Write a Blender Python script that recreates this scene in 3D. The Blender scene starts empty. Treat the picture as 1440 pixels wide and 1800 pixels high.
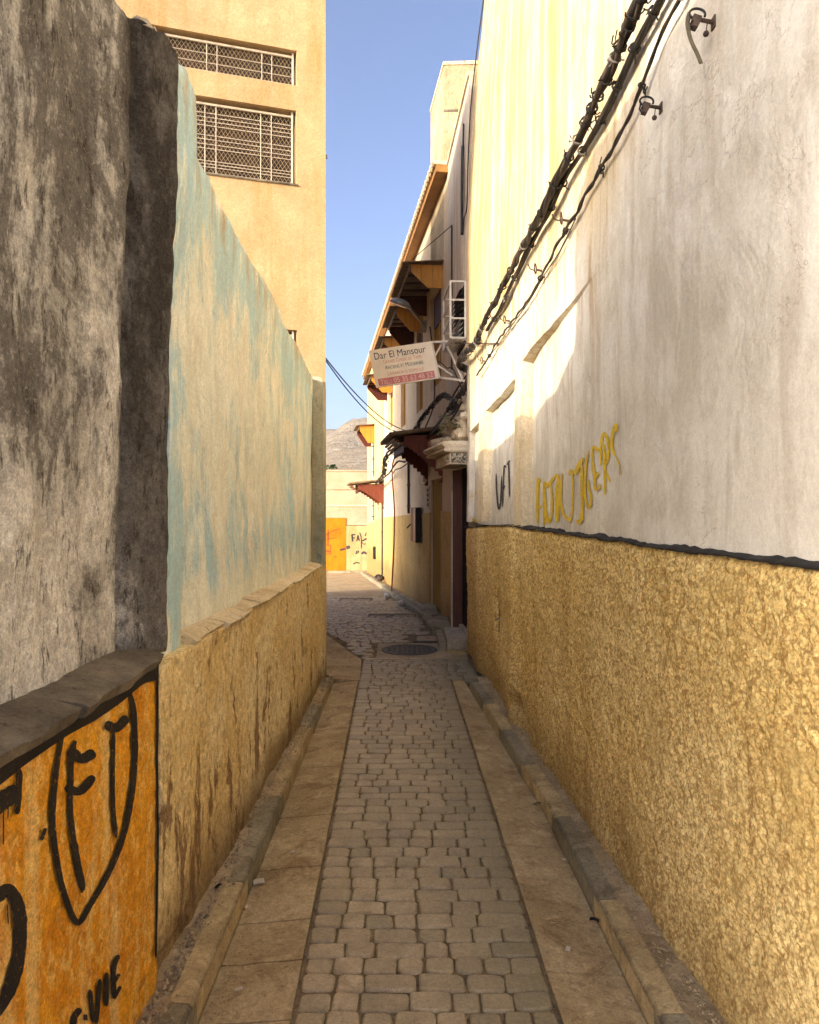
import bpy, math, random
import numpy as np
from mathutils import Vector, Matrix

R = math.radians
random.seed(7)
SC = bpy.context.scene
COL = SC.collection

# ---------------------------------------------------------------- camera, sky, sun, exposure
FPX, CX, CY, EYE = 1331.0, 720.0, 890.0, 1.6
cd = bpy.data.cameras.new('camera')
cam = bpy.data.objects.new('camera', cd)
COL.objects.link(cam)
cam.location = (0, 0, EYE)
cam.rotation_euler = (R(90), 0, 0)
cd.sensor_fit = 'HORIZONTAL'
cd.sensor_width = 36
cd.lens = FPX / 1440 * 36
cd.shift_y = -10 / 1440
cd.clip_start, cd.clip_end = 0.05, 6000
SC.camera = cam

SUN_D = Vector((1.8, 1.5, -0.78)).normalized()
W = bpy.data.worlds.new('World')
SC.world = W
W.use_nodes = True
wn = W.node_tree
wn.nodes.clear()
sky = wn.nodes.new('ShaderNodeTexSky')
sky.sky_type = 'NISHITA'
sky.sun_disc = False
sky.sun_elevation = math.asin(-SUN_D.z)
sky.sun_rotation = math.atan2(-SUN_D.x, -SUN_D.y)
sky.air_density, sky.dust_density, sky.ozone_density = 0.42, 3.4, 1.8
bg = wn.nodes.new('ShaderNodeBackground')
bg.inputs['Strength'].default_value = 0.15
wo = wn.nodes.new('ShaderNodeOutputWorld')
wn.links.new(sky.outputs[0], bg.inputs[0])
wn.links.new(bg.outputs[0], wo.inputs[0])

sl = bpy.data.lights.new('sun', 'SUN')
sl.energy = 2.0
sl.angle = R(0.55)
sl.color = (1.0, 0.83, 0.58)
so = bpy.data.objects.new('sun', sl)
so.rotation_euler = SUN_D.to_track_quat('-Z', 'Y').to_euler()
so.location = (-20, -16, 12)
COL.objects.link(so)

SC.view_settings.view_transform = 'Standard'
SC.view_settings.look = 'None'
SC.view_settings.gamma = 1
SC.view_settings.exposure = 1.74
SC.view_settings.use_curve_mapping = False
SC.render.engine = 'CYCLES'
SC.cycles.max_bounces = 9
SC.cycles.diffuse_bounces = 7
SC.cycles.use_denoising = True

# ---------------------------------------------------------------- node helpers
class G:
    def __init__(self, name, rough=0.9, spec=0.25):
        self.m = bpy.data.materials.new(name)
        self.m.use_nodes = True
        self.t = self.m.node_tree
        self.b = self.t.nodes['Principled BSDF']
        self.b.inputs['Roughness'].default_value = rough
        self.b.inputs['Specular IOR Level'].default_value = spec
        self.pos = self.t.nodes.new('ShaderNodeNewGeometry').outputs['Position']
    def n(self, t): return self.t.nodes.new(t)
    def l(self, a, b): self.t.links.new(a, b)
    def put(self, sock, v):
        if isinstance(v, (int, float)): sock.default_value = v
        elif isinstance(v, (tuple, list)):
            sock.default_value = tuple(v) + ((1,) if len(v) == 3 and sock.type == 'RGBA' else ())
        else: self.l(v, sock)
    def map(self, scale=(1, 1, 1), loc=(0, 0, 0), vec=None):
        k = self.n('ShaderNodeMapping')
        self.l(vec or self.pos, k.inputs['Vector'])
        k.inputs['Scale'].default_value = scale
        k.inputs['Location'].default_value = loc
        return k.outputs[0]
    def noise(self, scale, detail=4, rough=0.55, st=(1, 1, 1), loc=(0, 0, 0), dist=0.0, vec=None):
        k = self.n('ShaderNodeTexNoise')
        self.l(self.map(st, loc, vec), k.inputs['Vector'])
        k.inputs['Scale'].default_value = scale
        k.inputs['Detail'].default_value = detail
        k.inputs['Roughness'].default_value = rough
        k.inputs['Distortion'].default_value = dist
        return k.outputs['Fac']
    def voro(self, scale, st=(1, 1, 1), feature='F1', rnd=1.0):
        k = self.n('ShaderNodeTexVoronoi')
        k.feature = feature
        self.l(self.map(st), k.inputs['Vector'])
        k.inputs['Scale'].default_value = scale
        k.inputs['Randomness'].default_value = rnd
        return k.outputs['Distance']
    def rng(self, v, a, b, lo=0.0, hi=1.0):
        k = self.n('ShaderNodeMapRange')
        k.clamp = True
        self.l(v, k.inputs['Value'])
        for i, x in zip(('From Min', 'From Max', 'To Min', 'To Max'), (a, b, lo, hi)): k.inputs[i].default_value = x
        return k.outputs[0]
    def math(self, op, a, b=0.0):
        k = self.n('ShaderNodeMath')
        k.operation = op
        self.put(k.inputs[0], a)
        self.put(k.inputs[1], b)
        return k.outputs[0]
    def mix(self, f, a, b, mode='MIX'):
        k = self.n('ShaderNodeMix')
        k.data_type = 'RGBA'
        k.blend_type = mode
        self.put(k.inputs['Factor'], f)
        self.put(k.inputs['A'], a) if False else self.put(k.inputs[6], a)
        self.put(k.inputs[7], b)
        return k.outputs[2]
    def xyz(self):
        k = self.n('ShaderNodeSeparateXYZ')
        self.l(self.pos, k.inputs[0])
        return k.outputs
    def bump(self, h, strength=0.5, dist=0.01, prev=None):
        k = self.n('ShaderNodeBump')
        k.inputs['Strength'].default_value = strength
        k.inputs['Distance'].default_value = dist
        self.l(h, k.inputs['Height'])
        if prev: self.l(prev, k.inputs['Normal'])
        return k.outputs[0]
    def done(self, col, nrm=None, rough=None, grain=0.0, gs=150):
        if grain:
            f1 = self.noise(gs, 3, 0.8, loc=(1.3, 2.1, 3.7))
            f2 = self.noise(gs * .33, 4, 0.75, loc=(5.3, 7.1, 3.7))
            m = self.math('ADD', self.rng(f1, 0.36, 0.64, -grain, grain), self.rng(f2, 0.38, 0.62, 1 - grain * .7, 1 + grain * .7))
            k = self.n('ShaderNodeVectorMath')
            k.operation = 'SCALE'
            self.put(k.inputs[0], col)
            self.l(m, k.inputs['Scale'])
            col = k.outputs[0]
        self.put(self.b.inputs['Base Color'], col)
        if nrm: self.l(nrm, self.b.inputs['Normal'])
        if rough is not None: self.put(self.b.inputs['Roughness'], rough)
        return self.m

def m_plain(name, c, rough=0.6, var=0.25, scale=9, spec=0.3, metal=0.0, bump=0.15):
    g = G(name, rough, spec)
    n = g.noise(scale, 6, 0.6)
    c2 = tuple(x * (1 - var) for x in c)
    c1 = tuple(min(1, x * (1 + var * 0.6)) for x in c)
    g.b.inputs['Metallic'].default_value = metal
    return g.done(g.mix(g.rng(n, 0.3, 0.7), c2, c1), g.bump(g.noise(scale * 8, 3), bump, 0.004))

def m_plaster(name, base, dark, light, streak=None, streak_amt=0.5, dirt=None, dirt_amt=0.3, bump=0.4, scale=1.0, coarse=60, cdist=0.004):
    g = G(name, 0.92, 0.15)
    a = g.noise(1.6 * scale, 8, 0.62, dist=0.4)
    b = g.noise(9 * scale, 6, 0.6, loc=(3, 1, 7))
    c = g.mix(g.rng(a, 0.40, 0.60), dark, light)
    c = g.mix(g.rng(b, 0.40, 0.62, 0.10, 0.85), c, base)
    if streak:
        s = g.noise(7 * scale, 7, 0.62, st=(1, 1, 0.09), loc=(5, 2, 1))
        s2 = g.noise(1.1 * scale, 3, 0.5, loc=(9, 4, 2))
        f = g.math('MULTIPLY', g.rng(s, 0.48, 0.72), g.rng(s2, 0.35, 0.6, 0.15, streak_amt))
        c = g.mix(f, c, streak)
    if dirt:
        d = g.noise(26 * scale, 5, 0.65, st=(1, 1, 0.35), loc=(2, 8, 3))
        c = g.mix(g.math('MULTIPLY', g.rng(d, 0.58, 0.72), dirt_amt), c, dirt)
    h1 = g.noise(5 * scale, 4, 0.5, dist=0.6)
    h2 = g.noise(coarse, 5, 0.65)
    nb = g.bump(h1, bump, 0.03)
    nb = g.bump(h2, bump, cdist, nb)
    return g.done(c, nb, None, 0.16)

# ---------------------------------------------------------------- mesh helpers
ORI = {}
def setp(o, label=None, cat=None, group=None, kind=None):
    if label: o['label'] = label
    if cat: o['category'] = cat
    if group: o['group'] = group
    if kind: o['kind'] = kind
    return o

def ground_part(name, loc):
    o = thing(name, loc, None, None)
    o['kind'] = 'structure'
    return o

def thing(name, loc, label, cat, group=None):
    o = bpy.data.objects.new(name, None)
    o.empty_display_size = 0.1
    o.location = loc
    COL.objects.link(o)
    ORI[o.name] = Vector(loc)
    return setp(o, label, cat, group)

class MB:
    def __init__(self): self.v, self.f = [], []
    def add(self, vs, fs):
        k = len(self.v)
        self.v += [tuple(p) for p in vs]
        self.f += [tuple(i + k for i in q) for q in fs]
        return self
    def quad(self, a, b, c, d): return self.add([a, b, c, d], [(0, 1, 2, 3)])
    def box(self, x0, x1, y0, y1, z0, z1, M=None):
        vs = [(x, y, z) for z in (z0, z1) for y in (y0, y1) for x in (x0, x1)]
        if M is not None: vs = [M @ Vector(p) for p in vs]
        return self.add(vs, [(0, 2, 3, 1), (4, 5, 7, 6), (0, 1, 5, 4), (2, 6, 7, 3), (0, 4, 6, 2), (1, 3, 7, 5)])
    def bar(self, a, b, w, h=None, up=(0, 0, 1)):
        a, b = Vector(a), Vector(b)
        d = (b - a)
        L = d.length
        d.normalize()
        s = d.cross(Vector(up))
        if s.length < 1e-4: s = d.cross(Vector((1, 0, 0)))
        s.normalize()
        t = s.cross(d)
        M = Matrix((s, d, t)).transposed().to_4x4()
        M.translation = a
        h = h or w
        return self.box(-w / 2, w / 2, 0, L, -h / 2, h / 2, M)
    def tube(self, pts, r, n=6, cap=True):
        pts = [Vector(p) for p in pts]
        m = len(pts)
        rs = r if hasattr(r, '__len__') else [r] * m
        vs, fs = [], []
        ref = None
        for i, p in enumerate(pts):
            t = (pts[min(i + 1, m - 1)] - pts[max(i - 1, 0)])
            if t.length < 1e-9: t = Vector((0, 0, 1))
            t.normalize()
            if ref is None:
                ref = t.cross(Vector((0, 0, 1)))
                if ref.length < 0.05: ref = t.cross(Vector((1, 0, 0)))
            ref = (ref - t * ref.dot(t)).normalized()
            bi = t.cross(ref)
            for k in range(n):
                a = 2 * math.pi * k / n
                vs.append(p + (ref * math.cos(a) + bi * math.sin(a)) * rs[i])
        for i in range(m - 1):
            for k in range(n):
                k2 = (k + 1) % n
                fs.append((i * n + k, i * n + k2, (i + 1) * n + k2, (i + 1) * n + k))
        if cap:
            fs.append(tuple(range(n))[::-1])
            fs.append(tuple((m - 1) * n + k for k in range(n)))
        return self.add(vs, fs)
    def prism(self, poly, o1, o2):
        """poly: list of 3D points (one face), o1/o2: offset vectors of the two faces"""
        n = len(poly)
        P = [Vector(p) for p in poly]
        vs = [p + Vector(o1) for p in P] + [p + Vector(o2) for p in P]
        fs = [tuple(range(n)), tuple(range(2 * n - 1, n - 1, -1))]
        for i in range(n):
            j = (i + 1) % n
            fs.append((j, i, i + n, j + n))
        return self.add(vs, fs)
    def lathe(self, c, prof, n=16, M=None):
        vs, fs = [], []
        for r, z in prof:
            for k in range(n):
                a = 2 * math.pi * k / n
                p = Vector((r * math.cos(a), r * math.sin(a), z))
                vs.append((M @ p if M is not None else p) + Vector(c))
        for i in range(len(prof) - 1):
            for k in range(n):
                k2 = (k + 1) % n
                fs.append((i * n + k, i * n + k2, (i + 1) * n + k2, (i + 1) * n + k))
        return self.add(vs, fs)
    def build(self, name, mat, parent=None, smooth=False, fix=True):
        me = bpy.data.meshes.new(name)
        o = bpy.data.objects.new(name, me)
        org = ORI[parent.name] if parent is not None else Vector((0, 0, 0))
        vs = np.array(self.v, dtype=np.float64).reshape(-1, 3) - np.array(org)
        me.from_pydata(vs.tolist(), [], self.f)
        me.validate()
        if fix:
            import bmesh
            bm = bmesh.new()
            bm.from_mesh(me)
            bmesh.ops.recalc_face_normals(bm, faces=bm.faces)
            bm.to_mesh(me)
            bm.free()
        if mat: me.materials.append(mat)
        if smooth:
            me.polygons.foreach_set('use_smooth', [True] * len(me.polygons))
        COL.objects.link(o)
        if parent is not None: o.parent = parent
        ORI[o.name] = org
        return o

def catmull(P, k=6):
    P = [Vector(p) for p in P]
    out = []
    for i in range(len(P) - 1):
        a, b, c, d = P[max(i - 1, 0)], P[i], P[i + 1], P[min(i + 2, len(P) - 1)]
        for j in range(k):
            t = j / k
            out.append(0.5 * ((2 * b) + (c - a) * t + (2 * a - 5 * b + 4 * c - d) * t * t + (3 * b - a - 3 * c + d) * t ** 3))
    out.append(P[-1])
    return out

# value noise in numpy, for displaced wall surfaces
def _h(i, j, s):
    n = (i.astype(np.int64) * 374761393 + j.astype(np.int64) * 668265263 + s * 974634777) & 0x7fffffff
    n = ((n ^ (n >> 13)) * 1274126177) & 0x7fffffff
    return ((n ^ (n >> 16)) & 0xffff) / 65535.0
def vn(x, y, s=0):
    x, y = np.asarray(x, float), np.asarray(y, float)
    i, j = np.floor(x), np.floor(y)
    fx, fy = x - i, y - j
    fx, fy = fx * fx * (3 - 2 * fx), fy * fy * (3 - 2 * fy)
    a, b, c, d = _h(i, j, s), _h(i + 1, j, s), _h(i, j + 1, s), _h(i + 1, j + 1, s)
    return (a * (1 - fx) + b * fx) * (1 - fy) + (c * (1 - fx) + d * fx) * fy - 0.5
def fbm(x, y, s=0, o=4, g=0.5):
    r, a = 0, 1.0
    for k in range(o):
        r = r + a * vn(x * 2 ** k, y * 2 ** k, s + k * 17)
        a *= g
    return r

def span(*segs):
    """segs: (a, b, step) pieces joined into one rising array"""
    out = []
    for a, b, st in segs:
        n = max(1, int(round((b - a) / st)))
        out += list(np.linspace(a, b, n, endpoint=False))
    out.append(segs[-1][1])
    return np.unique(np.round(np.array(out), 5))

def gridwall(name, mat, parent, us, vs, fn, back, smooth=True, sharp=0):
    """front surface fn(U,V)->(x,y,z) plus sides and a back at the surface moved by `back`"""
    U, V = np.meshgrid(us, vs, indexing='ij')
    x, y, z = fn(U, V)
    nu, nv = len(us), len(vs)
    P = np.stack([x, y, z], -1).reshape(-1, 3)
    idx = np.arange(nu * nv).reshape(nu, nv)
    q = np.stack([idx[:-1, :-1], idx[1:, :-1], idx[1:, 1:], idx[:-1, 1:]], -1).reshape(-1, 4)
    ring = np.concatenate([idx[:, 0], idx[-1, 1:], idx[-2::-1, -1], idx[0, -2:0:-1]])
    nb = len(ring)
    B = P[ring] + np.array(back)
    k0 = nu * nv
    fs = q.tolist()
    for i in range(nb):
        j = (i + 1) % nb
        fs.append((int(ring[j]), int(ring[i]), k0 + i, k0 + j))
    m = MB()
    m.v = np.concatenate([P, B]).tolist()
    m.f = [tuple(f) for f in fs]
    n_side = len(q)
    o = m.build(name, mat, parent)
    me = o.data
    if smooth:
        fl = np.zeros(len(me.polygons), bool)
        fl[:n_side] = True
        me.polygons.foreach_set('use_smooth', fl)
        if sharp: me.set_sharp_from_angle(angle=R(sharp))
    return o

def at(px, py, Y): return Vector(((px - CX) / FPX * Y, Y, EYE + (CY - py) / FPX * Y))

def gz(Y):
    if Y < 10: return 0.0
    if Y < 11: return -0.025 * (Y - 10) ** 2
    return -0.025 - 0.05 * (min(Y, 28.5) - 11)

# ---------------------------------------------------------------- materials
# right long wall: pale trowelled plaster, ochre runs and painted-in sunlit tone above
def mk_right_plaster():
    g = G('pale_trowelled_plaster', 0.9, 0.18)
    P = g.xyz()
    z = P[2]
    far = g.rng(g.math('ADD', P[1], g.math('MULTIPLY', g.noise(1.2, 4, 0.6, loc=(17, 2, 2)), 1.5)), 3.4, 4.6, 0.22, 1)  # holds ochre and brown runs mostly to the stretch the sun reaches
    a = g.noise(1.3, 8, 0.62, dist=0.8)
    b = g.noise(6, 7, 0.62, st=(1, 1, 0.55), loc=(3, 1, 7), dist=0.7)
    c = g.mix(g.rng(a, 0.38, 0.60), (0.58, 0.535, 0.44), (0.76, 0.72, 0.62))
    c = g.mix(g.rng(b, 0.48, 0.64, 0, 0.7), c, (0.83, 0.79, 0.69))
    b2 = g.noise(4.2, 7, 0.62, st=(1, 1, 0.35), loc=(13, 1, 7), dist=1.2)
    c = g.mix(g.rng(b2, 0.52, 0.66, 0, 0.55), c, (0.49, 0.43, 0.33))
    p = g.noise(0.9, 5, 0.6, loc=(11, 3, 5))
    c = g.mix(g.rng(p, 0.52, 0.75, 0, 0.5), c, (0.55, 0.50, 0.39))
    # ochre runs, with the sunlit tone painted into the upper wall
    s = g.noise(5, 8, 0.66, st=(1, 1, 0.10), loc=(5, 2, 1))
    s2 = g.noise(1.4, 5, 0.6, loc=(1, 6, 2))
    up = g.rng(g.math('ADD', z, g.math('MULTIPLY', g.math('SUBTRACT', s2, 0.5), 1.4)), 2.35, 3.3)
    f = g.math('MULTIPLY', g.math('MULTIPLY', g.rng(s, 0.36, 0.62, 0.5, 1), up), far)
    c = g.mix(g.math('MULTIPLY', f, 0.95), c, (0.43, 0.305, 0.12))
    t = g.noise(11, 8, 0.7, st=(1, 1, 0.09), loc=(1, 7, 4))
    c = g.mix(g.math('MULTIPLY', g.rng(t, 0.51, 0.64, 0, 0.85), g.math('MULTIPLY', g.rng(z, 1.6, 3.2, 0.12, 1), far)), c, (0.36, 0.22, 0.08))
    gr = g.noise(11, 6, 0.7, st=(1, 1, 0.12), loc=(4, 2, 9))
    c = g.mix(g.rng(gr, 0.6, 0.78, 0, 0.45), c, (0.30, 0.27, 0.22))
    k = g.noise(38, 4, 0.7, st=(1, 1, 0.5))
    c = g.mix(g.rng(k, 0.68, 0.76, 0, 0.6), c, (0.22, 0.18, 0.12))
    ckn = g.noise(1.15, 7, 0.62, loc=(21, 4, 3), dist=0.3)
    ckm = g.rng(g.noise(0.9, 2, 0.5, loc=(3, 14, 3)), 0.50, 0.58)
    crack = g.math('MULTIPLY', g.rng(g.math('ABSOLUTE', g.math('SUBTRACT', ckn, 0.5)), 0.0, 0.0035, 1, 0), ckm)
    c = g.mix(g.math('MULTIPLY', crack, 0.45), c, (0.22, 0.125, 0.085))
    h0 = g.noise(2.0, 6, 0.62, dist=0.8)
    h1 = g.noise(7, 7, 0.62, dist=0.7, loc=(7, 7, 7))
    h2 = g.noise(75, 4, 0.6)
    nb = g.bump(h0, 0.35, 0.045)
    pm = g.rng(g.noise(1.7, 3, 0.5, loc=(9, 9, 1)), 0.42, 0.60, 0.15, 1)
    nb = g.bump(g.math('MULTIPLY', h1, pm), 0.65, 0.022, nb)
    nb = g.bump(h2, 0.35, 0.004, nb)
    return g.done(c, nb, None, 0.085)
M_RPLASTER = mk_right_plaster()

def mk_roughcast(name, pale, mid, dark, grime=(0.16, 0.10, 0.045)):
    g = G(name, 0.95, 0.12)
    a = g.noise(1.2, 6, 0.6, dist=0.4)
    b = g.noise(75, 4, 0.75)
    b2 = g.noise(34, 3, 0.6, loc=(2, 5, 1))
    v = g.voro(74)
    v2 = g.voro(150)
    c = g.mix(g.rng(a, 0.40, 0.60), mid, pale)
    c = g.mix(g.rng(b, 0.50, 0.62, 0, 0.7), c, tuple(min(.9, x * 1.18 + .03) for x in pale))
    pits = g.math('ADD', g.math('MULTIPLY', g.rng(v, 0.30, 0.62), 0.6), g.math('ADD', g.math('MULTIPLY', g.rng(v2, 0.35, 0.65), 0.35), g.math('MULTIPLY', g.rng(b2, 0.38, 0.55, 1, 0), 0.45)))
    c = g.mix(g.rng(pits, 0.40, 1.15, 0, 0.8), c, dark)
    s = g.noise(5, 6, 0.6, st=(1, 1, 0.12), loc=(4, 9, 0))
    c = g.mix(g.rng(s, 0.54, 0.68, 0, 0.30), c, dark)
    w = g.noise(2.6, 6, 0.65, loc=(6, 1, 6), dist=0.5)
    c = g.mix(g.rng(w, 0.52, 0.64, 0, 0.5), c, tuple(x * .62 for x in mid))
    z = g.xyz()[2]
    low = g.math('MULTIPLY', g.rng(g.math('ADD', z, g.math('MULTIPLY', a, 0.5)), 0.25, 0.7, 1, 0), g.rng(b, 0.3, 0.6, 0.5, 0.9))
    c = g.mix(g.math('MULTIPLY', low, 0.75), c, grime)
    nb = g.bump(v, -0.8, 0.012)
    nb = g.bump(v2, -0.6, 0.005, nb)
    return g.done(c, nb, None, 0.16)
M_ROUGH = mk_roughcast('ochre_roughcast', (0.87, 0.665, 0.30), (0.76, 0.535, 0.195), (0.27, 0.14, 0.035))
M_ROUGH2 = mk_roughcast('ochre_roughcast_far', (0.66, 0.47, 0.19), (0.57, 0.385, 0.14), (0.36, 0.21, 0.06))

def mk_dark_wall():
    g = G('mould_stained_plaster', 0.95, 0.12)
    _, y, z = g.xyz()[0], g.xyz()[1], g.xyz()[2]
    a = g.noise(2.2, 9, 0.70, st=(1, 1, 0.6), dist=0.7)
    b = g.noise(15, 9, 0.74, st=(1, 1, 0.7), loc=(4, 4, 4), dist=0.4)
    s = g.noise(6, 7, 0.66, st=(1, 1, 0.2), loc=(7, 1, 2), dist=0.3)
    base = g.mix(g.rng(b, 0.40, 0.60), (0.49, 0.455, 0.385), (0.81, 0.78, 0.69))
    top = g.rng(z, 1.15, 2.9, -0.16, 0.20)
    pier = g.rng(y, 2.41, 2.48, 0, 0.36)
    a, b, s = g.rng(a, 0.36, 0.64), g.rng(b, 0.36, 0.64), g.rng(s, 0.36, 0.64)
    m = g.math('ADD', g.math('ADD', g.math('MULTIPLY', a, 0.46), g.math('MULTIPLY', s, 0.26)), g.math('MULTIPLY', b, 0.28))
    m = g.math('ADD', g.math('ADD', m, top), pier)
    c = g.mix(g.rng(m, 0.36, 0.60, 0, 0.94), base, (0.145, 0.130, 0.110))
    c = g.mix(g.rng(m, 0.66, 1.0, 0, 0.9), c, (0.045, 0.036, 0.028))
    k = g.noise(26, 5, 0.75, st=(1, 1, 0.3), loc=(1, 3, 3))
    c = g.mix(g.rng(k, 0.57, 0.64, 0, 0.75), c, (0.03, 0.024, 0.018))
    w = g.noise(50, 6, 0.75, loc=(8, 2, 6))
    c = g.mix(g.math('MULTIPLY', g.rng(w, 0.56, 0.66, 0, 0.35), g.rng(y, 2.38, 2.46, 1, 0.15)), c, (0.74, 0.69, 0.58))
    nb = g.bump(g.noise(7, 6, 0.6, dist=0.8), 0.6, 0.03)
    nb = g.bump(b, 0.5, 0.012, nb)
    nb = g.bump(g.noise(95, 5, 0.7), 0.7, 0.005, nb)
    return g.done(c, nb, None, 0.24)
M_DARK = mk_dark_wall()

def mk_blue():
    g = G('faded_blue_plaster', 0.9, 0.15)
    P = g.xyz()
    y, z = P[1], P[2]
    a = g.noise(2.6, 9, 0.66, st=(1, 0.9, 0.55), dist=0.9)
    s = g.noise(7, 8, 0.68, st=(1, 1, 0.22), loc=(5, 2, 1), dist=0.2)
    b = g.noise(12, 6, 0.66, st=(1, 1, 0.6), loc=(3, 8, 7))
    c = g.mix(g.rng(b, 0.40, 0.60), (0.76, 0.76, 0.62), (0.89, 0.88, 0.75))
    # greenish grey wash of the old limewash
    c = g.mix(g.rng(a, 0.40, 0.60, 0.05, 0.6), c, (0.70, 0.77, 0.66))
    a, s0 = g.rng(a, 0.36, 0.64), s
    s = g.rng(s, 0.36, 0.64)
    # blue paint left in patches near the top, at the near edge and near the ledge
    zr = g.math('SUBTRACT', z, g.math('MULTIPLY', y, -0.09))
    topb = g.rng(zr, 2.55, 3.2, 0, 0.34)
    lowb = g.math('MULTIPLY', g.rng(z, 1.15, 1.35, 0, 1), g.rng(z, 1.4, 1.75, 0.26, 0))
    near = g.rng(y, 2.86, 2.96, 0.30, 0)
    nearlow = g.math('MULTIPLY', near, g.rng(z, 1.4, 2.6, 1, 0.25))
    f = g.math('ADD', g.math('ADD', g.math('MULTIPLY', a, 0.52), g.math('MULTIPLY', s, 0.26)), g.math('ADD', topb, g.math('ADD', lowb, nearlow)))
    fs = g.noise(34, 7, 0.72, st=(1, 1, 0.3), loc=(3, 3, 3), dist=0.4)
    f = g.math('ADD', f, g.math('MULTIPLY', g.math('SUBTRACT', fs, 0.5), 1.1))
    c = g.mix(g.rng(f, 0.45, 0.76, 0, 0.85), c, (0.38, 0.60, 0.66))
    s2 = g.noise(9, 8, 0.7, st=(1, 1, 0.3), loc=(15, 2, 1), dist=0.6)
    c = g.mix(g.rng(s2, 0.54, 0.66, 0, 0.6), c, (0.80, 0.80, 0.63))
    o = g.noise(10, 8, 0.7, st=(1, 1, 0.2), loc=(2, 2, 8))
    ed = g.rng(g.math('ADD', zr, g.math('MULTIPLY', o, 0.3)), 3.30, 3.52, 0, 0.7)
    c = g.mix(g.math('MULTIPLY', g.rng(o, 0.46, 0.62), g.math('ADD', 0.22, ed)), c, (0.46, 0.34, 0.18))
    k = g.noise(28, 5, 0.7, st=(1, 1, 0.3), loc=(6, 6, 1))
    c = g.mix(g.rng(k, 0.66, 0.74, 0, 0.6), c, (0.20, 0.15, 0.09))
    nb = g.bump(g.noise(4, 5, 0.6, dist=1.0), 0.5, 0.04)
    nb = g.bump(g.noise(15, 6, 0.6, st=(1, 1, 0.5), dist=0.9), 0.5, 0.014, nb)
    nb = g.bump(g.noise(80, 4, 0.65), 0.45, 0.004, nb)
    return g.done(c, nb, None, 0.13)
M_BLUE = mk_blue()

def mk_left_dado():
    g = G('peeling_yellow_roughcast', 0.95, 0.12)
    a = g.noise(1.5, 7, 0.62, dist=0.5)
    b = g.noise(34, 6, 0.72, st=(1, 1, 0.6))
    s = g.noise(6.5, 7, 0.68, st=(1, 1, 0.30), loc=(2, 7, 1), dist=0.5)
    c = g.mix(g.rng(a, 0.40, 0.60), (0.78, 0.58, 0.25), (0.88, 0.74, 0.42))
    c = g.mix(g.rng(b, 0.40, 0.54, 0.5, 0), c, (0.40, 0.25, 0.09))
    z = g.xyz()[2]
    f = g.math('ADD', s, g.rng(z, 0.2, 1.0, 0.05, -0.03))
    c = g.mix(g.rng(f, 0.585, 0.635, 0, 0.85), c, (0.235, 0.125, 0.055))
    k = g.noise(22, 5, 0.7, st=(1, 1, 0.28), loc=(1, 1, 9))
    c = g.mix(g.rng(k, 0.62, 0.68, 0, 0.75), c, (0.15, 0.085, 0.04))
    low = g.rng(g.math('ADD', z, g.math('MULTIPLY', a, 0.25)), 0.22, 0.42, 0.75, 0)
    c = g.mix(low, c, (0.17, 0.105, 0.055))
    nb = g.bump(g.rng(f, 0.58, 0.66, 1, 0), 0.6, 0.012)
    nb = g.bump(g.noise(28, 5, 0.7), 0.8, 0.012, nb)
    nb = g.bump(g.noise(120, 4, 0.7), 0.6, 0.004, nb)
    return g.done(c, nb, None, 0.22)
M_LDADO = mk_left_dado()

def mk_orange():
    g = G('orange_painted_roughcast', 0.85, 0.2)
    a = g.noise(3, 7, 0.66, dist=0.6)
    b = g.noise(26, 6, 0.74, st=(1, 1, 0.6))
    s = g.noise(8, 6, 0.66, st=(1, 1, 0.10), loc=(2, 7, 1))
    c = g.mix(g.rng(a, 0.40, 0.60), (0.62, 0.235, 0.010), (0.78, 0.36, 0.02))
    c = g.mix(g.rng(b, 0.50, 0.62, 0, 0.75), c, (0.84, 0.53, 0.13))
    c = g.mix(g.rng(s, 0.54, 0.66, 0, 0.7), c, (0.80, 0.56, 0.20))
    k = g.noise(11, 5, 0.72, loc=(5, 5, 2))
    c = g.mix(g.rng(k, 0.60, 0.68, 0, 0.6), c, (0.28, 0.07, 0.01))
    nb = g.bump(g.noise(30, 6, 0.7), 0.85, 0.012)
    nb = g.bump(g.noise(130, 4, 0.7), 0.6, 0.004, nb)
    return g.done(c, nb, None, 0.24)
M_ORANGE = mk_orange()

M_BEIGE = m_plaster('warm_beige_render', (0.43, 0.305, 0.165), (0.36, 0.25, 0.13), (0.48, 0.35, 0.20), streak=(0.36, 0.20, 0.065), streak_amt=0.85, dirt=(0.35, 0.22, 0.1), dirt_amt=0.25, bump=0.2)
M_PIER = m_plaster('weathered_grey_green_cement', (0.40, 0.37, 0.26), (0.24, 0.215, 0.14), (0.52, 0.49, 0.36), streak=(0.14, 0.20, 0.18), streak_amt=0.8, dirt=(0.06, 0.04, 0.03), dirt_amt=0.7, bump=0.6)
M_GREYPL = m_plaster('greyish_old_plaster', (0.60, 0.535, 0.43), (0.51, 0.44, 0.34), (0.67, 0.60, 0.49), streak=(0.30, 0.20, 0.11), streak_amt=0.9, dirt=(0.2, 0.13, 0.08), dirt_amt=0.4, bump=0.3)
M_CREAM = m_plaster('cream_limewash', (0.64, 0.52, 0.35), (0.57, 0.45, 0.29), (0.70, 0.58, 0.41), streak=(0.45, 0.32, 0.18), streak_amt=0.5, bump=0.2)
M_CREAMY = m_plaster('yellow_cream_limewash', (0.55, 0.43, 0.21), (0.49, 0.37, 0.17), (0.60, 0.48, 0.26), streak=(0.50, 0.36, 0.18), streak_amt=0.4, bump=0.2)
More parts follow.
